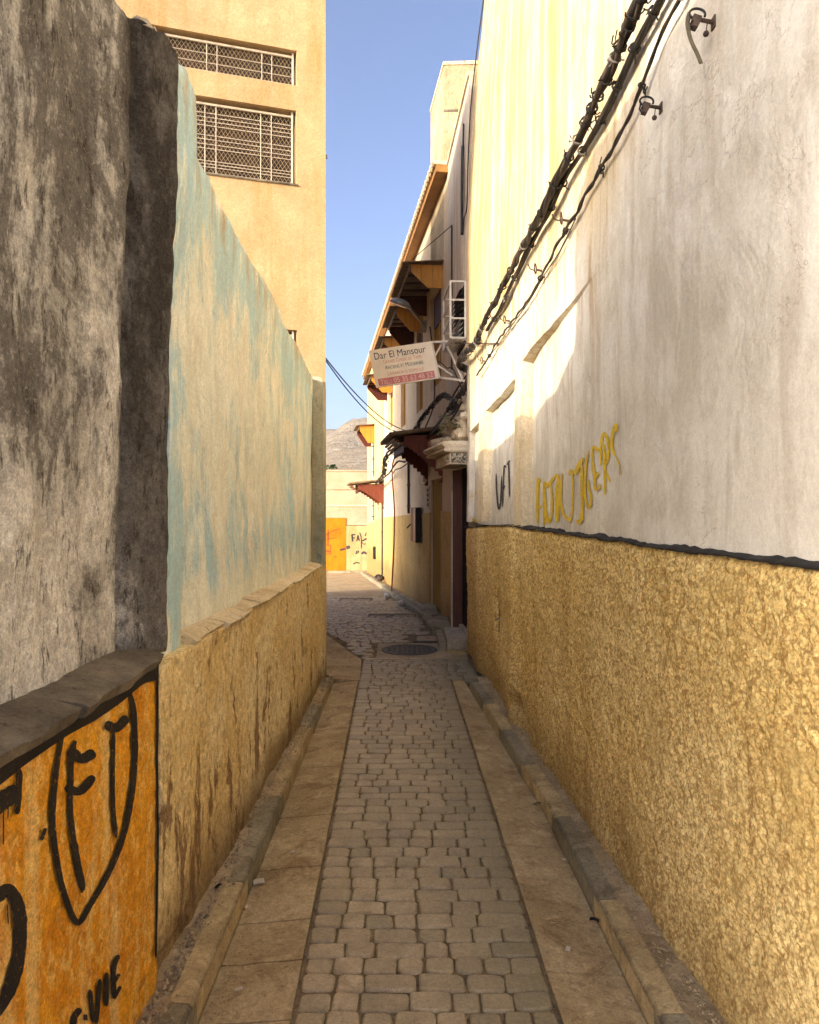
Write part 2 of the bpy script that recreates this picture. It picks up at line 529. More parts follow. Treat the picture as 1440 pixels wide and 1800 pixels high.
M_TOWER = m_plaster('rough_pitted_plaster', (0.44, 0.345, 0.20), (0.29, 0.21, 0.115), (0.54, 0.44, 0.28), dirt=(0.2, 0.12, 0.06), dirt_amt=0.8, bump=0.9, coarse=30, cdist=0.02)
M_FARWALL = m_plaster('pinkish_white_render', (0.40, 0.30, 0.205), (0.34, 0.25, 0.165), (0.46, 0.35, 0.25), streak=(0.28, 0.28, 0.17), streak_amt=0.4, dirt=(0.3, 0.2, 0.12), dirt_amt=0.3, bump=0.25)
M_FARDADO = m_plaster('dusty_ochre_render', (0.44, 0.31, 0.14), (0.35, 0.235, 0.10), (0.50, 0.37, 0.19), streak=(0.25, 0.16, 0.06), streak_amt=0.8, dirt=(0.12, 0.08, 0.04), dirt_amt=0.6, bump=0.4)
M_FARORANGE = m_plaster('bright_orange_patch', (0.46, 0.15, 0.005), (0.37, 0.11, 0.004), (0.52, 0.185, 0.008), dirt=(0.2, 0.07, 0.01), dirt_amt=0.8, streak=(0.33, 0.11, 0.01), streak_amt=0.9, bump=0.3)
M_OLIVE = m_plain('olive_ochre_paint', (0.34, 0.21, 0.045), 0.95, 0.15, 3, spec=0.05)
M_LEDGE = m_plaster('dirty_cement_ledge', (0.14, 0.115, 0.08), (0.07, 0.056, 0.038), (0.25, 0.21, 0.15), dirt=(0.03, 0.02, 0.015), dirt_amt=0.9, bump=0.9, coarse=45, cdist=0.012)
M_LEDGE2 = m_plaster('pale_mortar_ledge', (0.70, 0.58, 0.37), (0.50, 0.38, 0.21), (0.80, 0.70, 0.50), dirt=(0.15, 0.09, 0.045), dirt_amt=0.9, bump=0.8, coarse=45, cdist=0.012)
M_BLACKPAINT = m_plain('black_paint', (0.014, 0.011, 0.009), 0.65, 0.4, 20, bump=0.5)
def worn(m, lo, hi, sc=55):
    g = G.__new__(G)
    g.m, g.t = m, m.node_tree
    g.b = g.t.nodes['Principled BSDF']
    g.pos = g.n('ShaderNodeNewGeometry').outputs['Position']
    g.l(g.rng(g.noise(sc, 5, 0.75, loc=(2, 2, 5)), lo, hi), g.b.inputs['Alpha'])
    return m
M_YELLOWSPRAY = m_plain('yellow_spray_paint', (0.72, 0.50, 0.015), 0.6, 0.15, 14)
M_DARKSPRAY = m_plain('dark_spray_paint', (0.05, 0.045, 0.045), 0.7, 0.3, 14)
worn(M_YELLOWSPRAY, .30, .46)
worn(M_DARKSPRAY, .30, .46)
M_LETTERBLACK = worn(m_plain('brushed_black_paint', (0.018, 0.014, 0.011), 0.65, 0.4, 20, bump=0.5), .33, .41, 70)
M_REDSPRAY = m_plain('red_brown_spray_paint', (0.22, 0.05, 0.01), 0.7, 0.3, 14)
M_CABLE = m_plain('black_cable_sheath', (0.022, 0.019, 0.017), 0.5, 0.5, 30)
M_CABLE2 = m_plain('dusty_brown_cable_sheath', (0.065, 0.048, 0.036), 0.65, 0.5, 30)
M_WIREG = m_plain('grey_wire_sheath', (0.20, 0.18, 0.16), 0.5, 0.4, 30)
M_RUST = m_plain('rusty_iron', (0.085, 0.055, 0.04), 0.75, 0.5, 40)
M_STRAP = m_plain('webbing_strap', (0.14, 0.115, 0.07), 0.85, 0.35, 60)
M_WHITEMETAL = m_plain('off_white_painted_steel', (0.66, 0.61, 0.52), 0.5, 0.2, 12)
M_GRILLE = m_plain('greyed_grille_paint', (0.42, 0.36, 0.28), 0.6, 0.3, 20)
M_GREYMETAL = m_plain('grey_lamp_metal', (0.24, 0.25, 0.22), 0.45, 0.2, 12, metal=0.3)
M_LENS = m_plain('frosted_lamp_glass', (0.30, 0.31, 0.26), 0.25, 0.1, 6, spec=0.5)
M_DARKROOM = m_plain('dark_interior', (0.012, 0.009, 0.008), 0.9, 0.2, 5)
M_PANE = m_plain('dark_window_glass', (0.02, 0.022, 0.025), 0.12, 0.3, 3, spec=0.5, bump=0.02)
M_CURTAIN = m_plain('brown_window_backing', (0.045, 0.024, 0.014), 0.8, 0.8, 6)
M_MESHW = m_plain('pale_wire_mesh', (0.42, 0.33, 0.20), 0.6, 0.2, 20)
def m_wood(name, c, c2, stx=(14, 14, 1.2)):
    g = G(name, 0.6, 0.3)
    a = g.noise(3, 6, 0.65, st=stx)
    b = g.noise(1.5, 4, 0.6, loc=(3, 3, 3))
    col = g.mix(g.rng(a, 0.35, 0.65), c2, c)
    col = g.mix(g.rng(b, 0.5, 0.75, 0, 0.35), col, tuple(x * 0.5 for x in c2))
    return g.done(col, g.bump(a, 0.35, 0.004))
M_OCHREWOOD = m_wood('ochre_varnished_wood', (0.56, 0.27, 0.04), (0.43, 0.19, 0.026))
M_ORANGEWOOD = m_wood('orange_painted_wood', (0.62, 0.25, 0.03), (0.50, 0.18, 0.02))
M_MAROON = m_wood('maroon_painted_wood', (0.105, 0.022, 0.012), (0.06, 0.013, 0.009))
M_REDWOOD = m_wood('red_brown_painted_wood', (0.20, 0.048, 0.022), (0.12, 0.03, 0.015))
M_DOORPOST = m_wood('worn_red_brown_timber', (0.17, 0.068, 0.042), (0.10, 0.038, 0.024))
M_EAVE = m_wood('brown_eaves_timber', (0.40, 0.20, 0.055), (0.28, 0.13, 0.035), (2, 2, 2))
M_TIN = m_plain('weathered_roof_sheet', (0.22, 0.15, 0.085), 0.7, 0.5, 9, bump=0.4)
M_PALETILE = m_plain('pale_roof_edge_tile', (0.62, 0.52, 0.36), 0.8, 0.35, 12, bump=0.4)
M_STONEBLOCK = m_plaster('carved_pale_stone', (0.58, 0.50, 0.37), (0.47, 0.39, 0.27), (0.66, 0.58, 0.45), dirt=(0.16, 0.11, 0.07), dirt_amt=0.7, bump=0.6)
def mk_speckle():
    g = G('mould_speckled_stone', 0.9, 0.15)
    n = g.noise(34, 6, 0.75)
    return g.done(g.mix(g.rng(n, 0.44, 0.56), (0.03, 0.025, 0.018), (0.55, 0.49, 0.38)), g.bump(n, 0.9, 0.015))
M_SPECKLE = mk_speckle()
M_RUBBLE = m_plaster('crumbling_mortar_rubble', (0.52, 0.42, 0.27), (0.33, 0.24, 0.14), (0.66, 0.57, 0.41), dirt=(0.10, 0.065, 0.035), dirt_amt=0.9, bump=0.9, coarse=40, cdist=0.02)
M_TERRA = m_plain('broken_terracotta', (0.42, 0.15, 0.06), 0.85, 0.35, 14, bump=0.4)
M_LEAF = m_plain('dusty_green_leaf', (0.05, 0.09, 0.035), 0.6, 0.45, 6)
M_LEAF2 = m_plain('dark_green_leaf', (0.035, 0.065, 0.02), 0.6, 0.5, 3)
M_TWIG = m_plain('dry_twig', (0.26, 0.19, 0.10), 0.9, 0.4, 20)
M_BARK = m_plain('bark', (0.10, 0.07, 0.045), 0.9, 0.4, 8)

def mk_cobble():
    g = G('worn_grey_brown_stone', 0.5, 0.42)
    oi = g.n('ShaderNodeObjectInfo').outputs['Random']
    P = g.xyz()
    a = g.noise(7, 6, 0.65)
    cell = g.noise(9.7, 0, 0.5, loc=(0.3, 0.7, 0))
    c = g.mix(g.rng(a, 0.40, 0.60), (0.33, 0.268, 0.165), (0.50, 0.415, 0.27))
    c = g.mix(g.math('MULTIPLY', oi, 0.75), c, (0.26, 0.222, 0.138))
    c = g.mix(g.rng(cell, 0.38, 0.62, 0, 0.4), c, (0.39, 0.305, 0.19))
    gr = g.math('MULTIPLY', g.rng(g.math('ADD', P[0], g.math('MULTIPLY', a, 0.5)), 0.36, 0.72), 0.6)
    c = g.mix(gr, c, (0.17, 0.155, 0.085))
    k = g.noise(60, 5, 0.7)
    c = g.mix(g.rng(k, 0.62, 0.74, 0, 0.5), c, (0.07, 0.05, 0.03))
    nb = g.bump(g.noise(26, 5, 0.6), 0.7, 0.010)
    nb = g.bump(g.noise(140, 3, 0.7), 0.7, 0.003, nb)
    return g.done(c, nb, g.rng(a, 0.3, 0.7, 0.38, 0.62), 0.18, 190)
M_COBBLE = mk_cobble()
M_BED = m_plaster('sandy_dirt_joint', (0.20, 0.15, 0.09), (0.13, 0.095, 0.054), (0.28, 0.215, 0.135), bump=0.9, coarse=90, cdist=0.006, scale=4)
def mk_concrete(name, base, lo, hi, st):
    g = G(name, 0.85, 0.2)
    a = g.noise(1.7, 8, 0.66, dist=0.7)
    b = g.noise(13, 6, 0.68, loc=(3, 3, 1))
    c = g.mix(g.rng(a, 0.40, 0.60), lo, hi)
    c = g.mix(g.rng(b, 0.42, 0.62, 0, 0.6), c, base)
    d = g.noise(4.3, 7, 0.7, loc=(8, 8, 8), dist=0.8)
    c = g.mix(g.rng(d, 0.53, 0.65, 0, 0.75), c, st)
    k = g.noise(70, 4, 0.75)
    c = g.mix(g.rng(k, 0.59, 0.68, 0, 0.6), c, (0.10, 0.065, 0.03))
    d2 = g.noise(21, 6, 0.7, loc=(1, 8, 4), dist=0.5)
    c = g.mix(g.rng(d2, 0.54, 0.64, 0, 0.5), c, tuple(x * .55 for x in lo))
    d3 = g.noise(9, 6, 0.7, loc=(5, 2, 4), dist=0.5)
    c = g.mix(g.rng(d3, 0.54, 0.66, 0, 0.5), c, tuple(min(.9, x * 1.3) for x in hi))
    nb = g.bump(b, 0.7, 0.016)
    nb = g.bump(d2, 0.6, 0.008, nb)
    nb = g.bump(g.noise(120, 4, 0.7), 0.5, 0.003, nb)
    return g.done(c, nb, g.rng(d, 0.5, 0.7, 0.85, 0.6), 0.18, 190)
M_GUTTER = mk_concrete('dusty_brown_concrete', (0.41, 0.315, 0.175), (0.31, 0.23, 0.12), (0.49, 0.39, 0.23), (0.20, 0.125, 0.052))
M_ROADC = mk_concrete('worn_grey_concrete', (0.36, 0.285, 0.19), (0.28, 0.215, 0.135), (0.43, 0.35, 0.24), (0.2, 0.15, 0.09))
M_COLLAR = mk_concrete('pale_concrete_collar', (0.36, 0.29, 0.19), (0.27, 0.21, 0.13), (0.43, 0.36, 0.25), (0.2, 0.15, 0.09))
M_KERBY = mk_concrete('faded_yellow_kerb_paint', (0.46, 0.355, 0.185), (0.37, 0.28, 0.145), (0.55, 0.435, 0.235), (0.24, 0.175, 0.085))
M_KERBG = mk_concrete('grey_granite_kerb', (0.28, 0.245, 0.16), (0.20, 0.172, 0.11), (0.36, 0.32, 0.215), (0.15, 0.11, 0.06))
M_PAVE = mk_concrete('dusty_pavement', (0.40, 0.31, 0.185), (0.30, 0.225, 0.125), (0.48, 0.385, 0.245), (0.2, 0.14, 0.07))
M_STEP = mk_concrete('pale_worn_step', (0.38, 0.33, 0.25), (0.29, 0.25, 0.18), (0.46, 0.41, 0.32), (0.17, 0.13, 0.08))
M_IRON = m_plain('cast_iron', (0.075, 0.068, 0.052), 0.6, 0.4, 30, bump=0.5)
M_EARTH = mk_concrete('dry_earth', (0.30, 0.23, 0.15), (0.22, 0.165, 0.10), (0.36, 0.29, 0.19), (0.2, 0.15, 0.09))
M_DEBRIS = m_plain('crumbled_plaster_bits', (0.40, 0.31, 0.19), 0.95, 0.6, 40, bump=0.5)
M_PAPER = m_plain('scrap_paper', (0.52, 0.47, 0.38), 0.8, 0.12, 40)
M_BAG = m_plain('white_plastic', (0.74, 0.70, 0.64), 0.4, 0.12, 12)

# ---------------------------------------------------------------- planes of the place
def RW(Y): return 1.096 - 0.055 * Y                       # long right wall, street face
F2N = math.hypot(1, 0.12)
def F2(Y): return 1.804 - 0.12 * Y                        # curving houses beyond the door
F2U, F2O = Vector((-0.12, 1, 0)) / F2N, Vector((-1, -0.12, 0)) / F2N
def f2p(Y, z, out=0.0): return Vector((F2(Y), Y, z)) + F2O * out
def on_right(px, py):
    k = (px - CX) / FPX
    Y = 1.096 / (k + 0.055)
    return Y, EYE + (CY - py) / FPX * Y
def on_f2(px, py=890):
    k = (px - CX) / FPX
    Y = 1.804 / (k + 0.12)
    return Y, EYE + (CY - py) / FPX * Y

# ---------------------------------------------------------------- ground, street
m = MB()
ys = [-12, 0, 5, 10, 10.5, 11, 14, 18, 22, 26, 28.5, 60, 150, 400, 1500]
xs = [-1500, -300, -60, -12, 0, 12, 60, 300, 1500]
for iy in range(len(ys) - 1):
    for ix in range(len(xs) - 1):
        m.quad(*[(x, y, gz(y) - 0.16) for x, y in ((xs[ix], ys[iy]), (xs[ix + 1], ys[iy]), (xs[ix + 1], ys[iy + 1]), (xs[ix], ys[iy + 1]))])
m.build('ground', M_EARTH, smooth=False)['kind'] = 'structure'

street = ground_part('street', (0, 5, 0))
def SL(Y): return -0.36 - 0.022 * (Y - 2.34)
def SR(Y): return 0.466 - 0.0175 * (Y - 2.34)
def SL2(Y): return -0.50 - 0.34 * (Y - 7.9)               # widened street beyond the corner
def SR2(Y): return (RW(Y) - 0.06) if Y < 8.3 else (F2(Y) - 0.30 if Y > 10.6 else RW(Y) - 0.26 - 0.02 * (Y - 8.3))

# bed of the narrow part and the wide part
m = MB()
yy = np.linspace(1.0, 7.92, 12)
for a, b in zip(yy[:-1], yy[1:]):
    m.quad((SL(a) - .01, a, -.011), (SR(a) + .01 if a < 7.1 else RW(a), a, -.011), (SR(b) + .01 if a < 7.1 else RW(b), b, -.011), (SL(b) - .01, b, -.011))
yy = np.linspace(7.92, 28.6, 50)
for a, b in zip(yy[:-1], yy[1:]):
    la, lb = min(SL2(a), -1.0) - 1.2 if a > 9 else SL2(a) - .9, min(SL2(b), -1.0) - 1.2 if b > 9 else SL2(b) - .9
    ra, rb = (RW(a) + .3 if a < 10.6 else F2(a) + .2), (RW(b) + .3 if b < 10.6 else F2(b) + .2)
    m.quad((la, a, gz(a) - .011), (ra, a, gz(a) - .011), (rb, b, gz(b) - .011), (lb, b, gz(b) - .011))
m.build('joint_bed', M_BED, street)

# far end of the street: plain concrete over the bed
m = MB()
yy = np.linspace(15.6, 28.5, 40)
for a, b in zip(yy[:-1], yy[1:]):
    m.quad((-6, a, gz(a) + .002), (F2(a) - .28, a, gz(a) + .002), (F2(b) - .28, b, gz(b) + .002), (-6, b, gz(b) + .002))
m.build('concrete_paving', M_ROADC, street)

# one cobble shape per length class; the top is worn round
def cobble_mesh(w, d, seed, ncor):
    rnd = random.Random(seed)
    rad = min(w, d) * rnd.uniform(0.13, 0.24)
    out = []
    for cx, cy, a0 in ((1, 1, 0), (-1, 1, 90), (-1, -1, 180), (1, -1, 270)):
        rr = rad * rnd.uniform(0.7, 1.25)
        ox, oy = cx * (w / 2 - rr) + rnd.uniform(-.003, .003), cy * (d / 2 - rr) + rnd.uniform(-.003, .003)
        for k in range(ncor):
            a = R(a0 + 90 * k / (ncor - 1))
            out.append((ox + rr * math.cos(a) + rnd.uniform(-.002, .002), oy + rr * math.sin(a) + rnd.uniform(-.002, .002)))
    n = len(out)
    vs = [(x, y, -0.05) for x, y in out] + [(x, y, -0.0065) for x, y in out]
    vs += [(x * (1 - .0065 / w * 2), y * (1 - .0065 / d * 2), -0.0012 + rnd.uniform(-.0006, .0006)) for x, y in out]
    vs += [(x * .55, y * .55, 0.003) for x, y in out[::2]] if False else []
    fs = []
    for r in range(2):
        for i in range(n):
            j = (i + 1) % n
            fs.append((r * n + i, r * n + j, (r + 1) * n + j, (r + 1) * n + i))
    fs.append(tuple(range(2 * n, 3 * n)))
    return vs, fs

CLASSES = [0.092, 0.105, 0.118, 0.135, 0.155, 0.172]
cob_lib = {}
for ci, w in enumerate(CLASSES):
    for k in range(4):
        vs, fs = cobble_mesh(w, 0.092, ci * 10 + k, 3)
        me = bpy.data.meshes.new('cobblestone')
        me.from_pydata(vs, [], fs)
        me.polygons.foreach_set('use_smooth', [True] * (len(me.polygons) - 1) + [False])
        me.materials.append(M_COBBLE)
        cob_lib[(ci, k)] = (me, vs, fs)

rnd = random.Random(3)
stuff = MB()
n_ind = 0
PITCH = 0.0965
row = 0
Y = 1.30
so_ = ORI[street.name]
def put_stone(x, y, z, w, ang, individual, d=0.092):
    global n_ind
    ci = min(range(len(CLASSES)), key=lambda i: abs(CLASSES[i] - w))
    me, vs, fs = cob_lib[(ci, rnd.randrange(4))]
    sx = w / CLASSES[ci]
    flip = rnd.choice((0, math.pi))
    M = Matrix.Translation((x, y, z)) @ Matrix.Rotation(ang + flip, 4, 'Z') @ Matrix.Rotation(rnd.gauss(0, .018), 4, 'X') @ Matrix.Rotation(rnd.gauss(0, .018), 4, 'Y') @ Matrix.Diagonal((sx, d / 0.092, 1, 1))
    if individual:
        o = bpy.data.objects.new('cobblestone', me)
        COL.objects.link(o)
        o.parent = street
        o.matrix_local = Matrix.Translation(-so_) @ M
        n_ind += 1
    else:
        stuff.add([M @ Vector(p) for p in vs], fs)
while Y < 7.86:
    l, r = SL(Y), (SR(Y) if Y < 7.08 else RW(Y) - 0.05)
    x = l
    ws = []
    while x < r - 0.05:
        w = rnd.choice((0.092, 0.098, 0.105, 0.112, 0.12, 0.135, 0.15, 0.165, 0.18)) + rnd.uniform(-.005, .005)
        if r - (x + w) < 0.075: w = r - x
        if w > .2: w = w / 2
        ws.append((x, w))
        x += w
    for x, w in ws:
        put_stone(x + w / 2, Y + rnd.uniform(-.002, .002), rnd.gauss(0, .0018), w - 0.0065, rnd.gauss(0, .008), n_ind < 298 and Y > 2.27, PITCH - .0065 + rnd.uniform(-.002, .002))
    Y += PITCH + rnd.uniform(-.002, .002)

# wide part: rows square to the turned street
CL = [(-0.38, 0.62, 7.98, 8.86), (0.02, 0.62, 8.86, 9.42)]      # concrete collar and hatch stay clear
ang = R(12)
ca, sa = math.cos(ang), math.sin(ang)
for i in range(-10, 130):
    t = 7.6 + i * 0.108
    s = -5.0 + rnd.uniform(0, .15)
    while s < 3:
        w = rnd.choice((0.10, 0.11, 0.12, 0.14, 0.16, 0.18))
        x0, y0 = (s + w / 2) * ca - (t - 7.6) * sa * 0.8, 7.6 + (s + w / 2) * sa + (t - 7.6) * ca
        s += w
        if not (7.98 < y0 < 15.7): continue
        if x0 < max(SL2(y0), -3.2) + .05 or x0 > SR2(y0) - .05: continue
        if any(a - .06 < x0 < b + .06 and c - .05 < y0 < d + .05 for a, b, c, d in CL): continue
        put_stone(x0, y0, gz(y0) + rnd.gauss(0, .003), w - .009, ang + rnd.gauss(0, .012), False, 0.0995)
st = stuff.build('cobblestones', M_COBBLE, street, smooth=True, fix=False)
st['kind'] = 'stuff'

# cross course of long stones where the narrow paving ends
for k in range(7):
    x0 = -0.47 + k * 0.155
    b = MB().box(x0, x0 + .148, 7.885, 7.965, -.05, .006 + rnd.uniform(-.002, .002))
    b.build('edging_stone', M_COBBLE, street)

# bend of the left gutter past the corner
m = MB()
m.prism([(-0.70, 7.02, 0), (-0.455, 6.96, 0), (-0.50, 7.88, 0), (-1.06, 9.5, 0), (-1.6, 10.9, 0), (-2.2, 10.7, 0), (-0.92, 7.5, 0)], (0, 0, .001), (0, 0, -.1))
m.build('corner_apron', M_GUTTER, street)

# concrete collar, hatches
def slab(x0, x1, y0, y1, z0, z1, n=0):
    b = MB()
    j = lambda: rnd.uniform(-.012, .012)
    P = [(x0 + j(), y0 + j()), (x1 + j(), y0 + j()), (x1 + j(), y1 + j()), (x0 + j(), y1 + j())]
    b.prism([(x, y, 0) for x, y in P], (0, 0, z0), (0, 0, z1))
    return b
slab(-.36, .46, 8.0, 8.84, -.06, .003).build('concrete_collar', M_COLLAR, street)
slab(.46, .615, 8.0, 8.17, -.06, .002).build('concrete_collar', M_ROADC, street)

mh = thing('manhole_cover', (0.0, 8.42, 0), 'round cast iron manhole cover set in a pale concrete patch', 'manhole cover')
m = MB()
m.lathe((0, 8.42, 0), [(0.0, .008), (.255, .008), (.262, .006), (.262, -.03)], 40)
m.build('lid', M_IRON, mh, fix=True)
m = MB()
m.lathe((0, 8.42, 0), [(.272, -.03), (.272, .010), (.31, .010), (.314, .0), (.314, -.03)], 40)
m.build('frame', M_IRON, mh)
m = MB()
for i in range(-4, 5):
    for j in range(-4, 5):
        if i * i + j * j < 18: m.box(i * .055 - .018, i * .055 + .018, 8.42 + j * .055 - .018, 8.42 + j * .055 + .018, .0075, .0125)
m.build('tread_studs', M_IRON, mh)

def hatch(name, x0, x1, y0, y1, label, mat, framed=True):
    t = thing(name, ((x0 + x1) / 2, (y0 + y1) / 2, gz((y0 + y1) / 2)), label, 'access cover')
    z = gz((y0 + y1) / 2)
    b = MB()
    for a in ((x0, x1, y0, y0 + .03), (x0, x1, y1 - .03, y1), (x0, x0 + .03, y0 + .03, y1 - .03), (x1 - .03, x1, y0 + .03, y1 - .03)):
        b.box(*a, z - .05, z + .010)
    b.build('frame', M_IRON, t)
    b = MB().box(x0 + .038, x1 - .038, y0 + .038, y1 - .038, z - .05, z + .006)
    b.build('lid', mat, t)
    b = MB().box((x0 + x1) / 2 - .035, (x0 + x1) / 2 + .035, (y0 + y1) / 2 - .012, (y0 + y1) / 2 + .012, z + .0065, z + .012)
    b.build('handle', M_IRON, t)
    return t
hatch('access_cover', .05, .40, 8.92, 9.36, 'rectangular concrete access cover framed in iron, by the doorstep', M_ROADC)
hatch('access_cover', -.62, .10, 11.15, 11.5, 'long pale access cover flush with the cobbles past the doorstep', M_COLLAR)
hatch('access_cover', -1.35, -.72, 14.25, 14.8, 'farthest access cover, pale with a dark edge, in front of the curved houses', M_COLLAR)

# ---------------------------------------------------------------- gutters, kerbs, pavements
def strip_slabs(name, xl, xr, cuts, z0f, label):
    t = ground_part(name, (0, 4, 0))
    for a, b in zip(cuts[:-1], cuts[1:]):
        a2, b2 = a + .004, b - .004
        nx = 5
        ny = max(2, int((b2 - a2) / .12))
        mb = MB()
        us = np.linspace(0, 1, nx)
        vsy = np.linspace(a2, b2, ny)
        vs = []
        for y in vsy:
            for u in us:
                l, r = xl(y), xr(y)
                x = l + (r - l) * u
                dz = float(fbm(x * 6, y * 6, 5, 3)) * .010
                e = 0.006 if (y in (vsy[0], vsy[-1])) else 0
                vs.append((x, y, z0f(u) + dz - e + .001))
        fs = []
        for i in range(ny - 1):
            for j in range(nx - 1):
                k = i * nx + j
                fs.append((k, k + 1, k + nx + 1, k + nx))
        n0 = len(vs)
        ring = [j for j in range(nx)] + [i * nx + nx - 1 for i in range(1, ny)] + [(ny - 1) * nx + j for j in range(nx - 2, -1, -1)] + [i * nx for i in range(ny - 2, 0, -1)]
        vs += [(vs[i][0], vs[i][1], -.12) for i in ring]
        for q in range(len(ring)):
            q2 = (q + 1) % len(ring)
            fs.append((ring[q2], ring[q], n0 + q, n0 + q2))
        mb.add(vs, fs).build('slab', M_GUTTER, t, smooth=False)
    return t
def KL(Y): return -0.668 - 0.007 * (Y - 2.4)                   # inner edge of the left kerb
def KR(Y): return 0.748 - 0.022 * (Y - 2.4) if Y < 4 else 0.713 - 0.066 * (Y - 4)
strip_slabs('gutter', lambda y: KL(y) + .004, lambda y: SL(y) - .012, [0.9, 1.75, 2.37, 2.68, 2.95, 3.38, 3.95, 4.7, 5.5, 6.25, 6.98], lambda u: -.022 + .02 * u, '')
strip_slabs('gutter', lambda y: SR(y) + .012, lambda y: KR(y) - .004, [0.9, 1.7, 2.62, 3.6, 4.5, 5.35, 6.2, 7.06], lambda u: -.002 - .02 * u, '')

def kerb_run(cuts, cols, xin, side, w, ztop=.042):
    t = ground_part('kerb', (0, 4, 0))
    for (a, b), c in zip(zip(cuts[:-1], cuts[1:]), cols):
        a, b = a + .004, b - .004
        mb = MB()
        n = max(3, int((b - a) / .11))
        vs = []
        for i in range(n):
            y = a + (b - a) * i / (n - 1)
            x = xin(y)
            ww = w(y) if callable(w) else w
            ch = float(vn(y * 9, 3.3, 8)) * .012
            e = .008 if i in (0, n - 1) else 0
            z = gz(y)
            zt = z + ztop + float(vn(y * 3, 1.7, 2)) * .008 - e
            prof = [(0, z - .08), (.002, z + .05), (.004 + abs(ch) * .3, zt - .022 - abs(ch)), (.024 + abs(ch), zt), (ww, zt + .004), (ww, z - .08)]
            vs += [(x - side * p, y, zz) if False else (x + side * p, y, zz) for p, zz in prof]
        fs = []
        k = 6
        for i in range(n - 1):
            for j in range(k):
                j2 = (j + 1) % k
                fs.append((i * k + j, i * k + j2, (i + 1) * k + j2, (i + 1) * k + j))
        fs += [tuple(range(k))[::-1], tuple((n - 1) * k + j for j in range(k))]
        mb.add(vs, fs).build('kerb_stone', c, t)
    return t
Yk, Gk = M_KERBY, M_KERBG
kerb_run([0.9, 1.65, 2.377, 3.16, 3.48, 4.10, 4.75, 5.4, 6.0, 6.55, 6.95], [Yk, Gk, Yk, Gk, Gk, Yk, Yk, Gk, Yk, Gk], KL, -1, .088)
kerb_run([0.9, 1.6, 2.33, 3.02, 3.82, 4.59, 5.32, 6.0, 6.75], [Gk, Gk, Yk, Gk, Yk, Gk, Yk, Gk], KR, 1, .095)
kerb_run([9.6, 10.4, 11.3, 12.2, 13.1, 14, 15, 16, 17, 18, 19.2, 20.4, 21.8, 23.2, 24.6, 26, 27.4], [Gk] * 16, lambda y: F2(y) - .30 - (.06 if y < 10.6 else 0), 1, .12, .085)
kerb_run([28.05 - .01, 28.3], [Gk], lambda y: -6.0, 1, 4.6, .09)
# narrow pavements behind the kerbs
def pavement(xa, xb, ys_, z=.037):
    mb = MB()
    vs, fs = [], []
    nx = 4
    for y in ys_:
        for j in range(nx):
            x = xa(y) + (xb(y) - xa(y)) * j / (nx - 1)
            vs.append((x, y, gz(y) + z + float(fbm(x * 8, y * 8, 9, 3)) * .016))
    for i in range(len(ys_) - 1):
        for j in range(nx - 1):
            k = i * nx + j
            fs.append((k, k + 1, k + nx + 1, k + nx))
    o = mb.add(vs, fs).build('pavement', M_PAVE, None, smooth=True)
    o['kind'] = 'structure'
pavement(lambda y: -.86, lambda y: KL(y) - .083, np.linspace(.9, 6.98, 90))
pavement(lambda y: KR(y) + .090, lambda y: RW(y) + .04, np.linspace(.9, 6.95, 90))
pavement(lambda y: F2(y) - .185, lambda y: F2(y) + .05, np.linspace(10.0, 27.6, 80))

# ---------------------------------------------------------------- right long wall
rw = thing('alley_wall', (0.9, 4.5, 0), 'long pale plaster wall with an ochre roughcast base on the right of the alley', 'wall')
def band(x, a, b, e=0.006):
    return np.clip((x - a) / e + .5, 0, 1) * np.clip((b - x) / e + .5, 0, 1)
def rw_shear(Y, v):
    w = np.clip((v - 1.5) / .9, 0, 1) * np.clip((4.2 - v) / 1.2, 0, 1)
    return v - 0.045 * (Y - 5) * w
def rw_recess(Y, v):
    dA = np.clip((Y - 3.55) / 1.83, 0, 1) * .075
    d = band(Y, 3.50, 5.38) * dA * band(v, 1.0, 2.65)
    d = d + band(Y, 5.62, 7.10) * .07 * band(v, 1.0, 2.585)
    d = d + band(Y, 7.45, 8.20) * .06 * band(v, 1.0, 2.545)
    return d
def rw_noise(Y, z): return fbm(Y * 1.1, z * 1.1, 3, 4) * .030 + fbm(Y * 9, z * 9, 6, 3) * .004
def rw_x(Y, v):
    z = rw_shear(Y, v)
    lean = .19 * np.clip((z - 4.2) / 3.0, 0, 2) ** 1.6
    near = .010 * np.clip((4 - Y) / 2, 0, 1)
    return RW(Y) + rw_recess(Y, v) + lean + rw_noise(Y, z) + near
def rw_fn(Y, v): return rw_x(Y, v), Y, rw_shear(Y, v)
us = span((.95, 3.4, .05), (3.4, 5.374, .05), (5.374, 5.386, .006), (5.386, 5.612, .05), (5.612, 5.628, .006), (5.628, 7.094, .05), (7.094, 7.106, .006), (7.106, 7.444, .05), (7.444, 7.456, .006), (7.456, 8.194, .05), (8.194, 8.206, .006), (8.206, 8.36, .04))
vs_ = span((1.43, 2.54, .05), (2.54, 2.55, .005), (2.55, 2.58, .03), (2.58, 2.59, .005), (2.59, 2.645, .05), (2.645, 2.655, .005), (2.655, 4.4, .06), (4.4, 7.9, .14))
gridwall('plaster_face', M_RPLASTER, rw, us, vs_, rw_fn, (.34, 0, 0), True, 34)
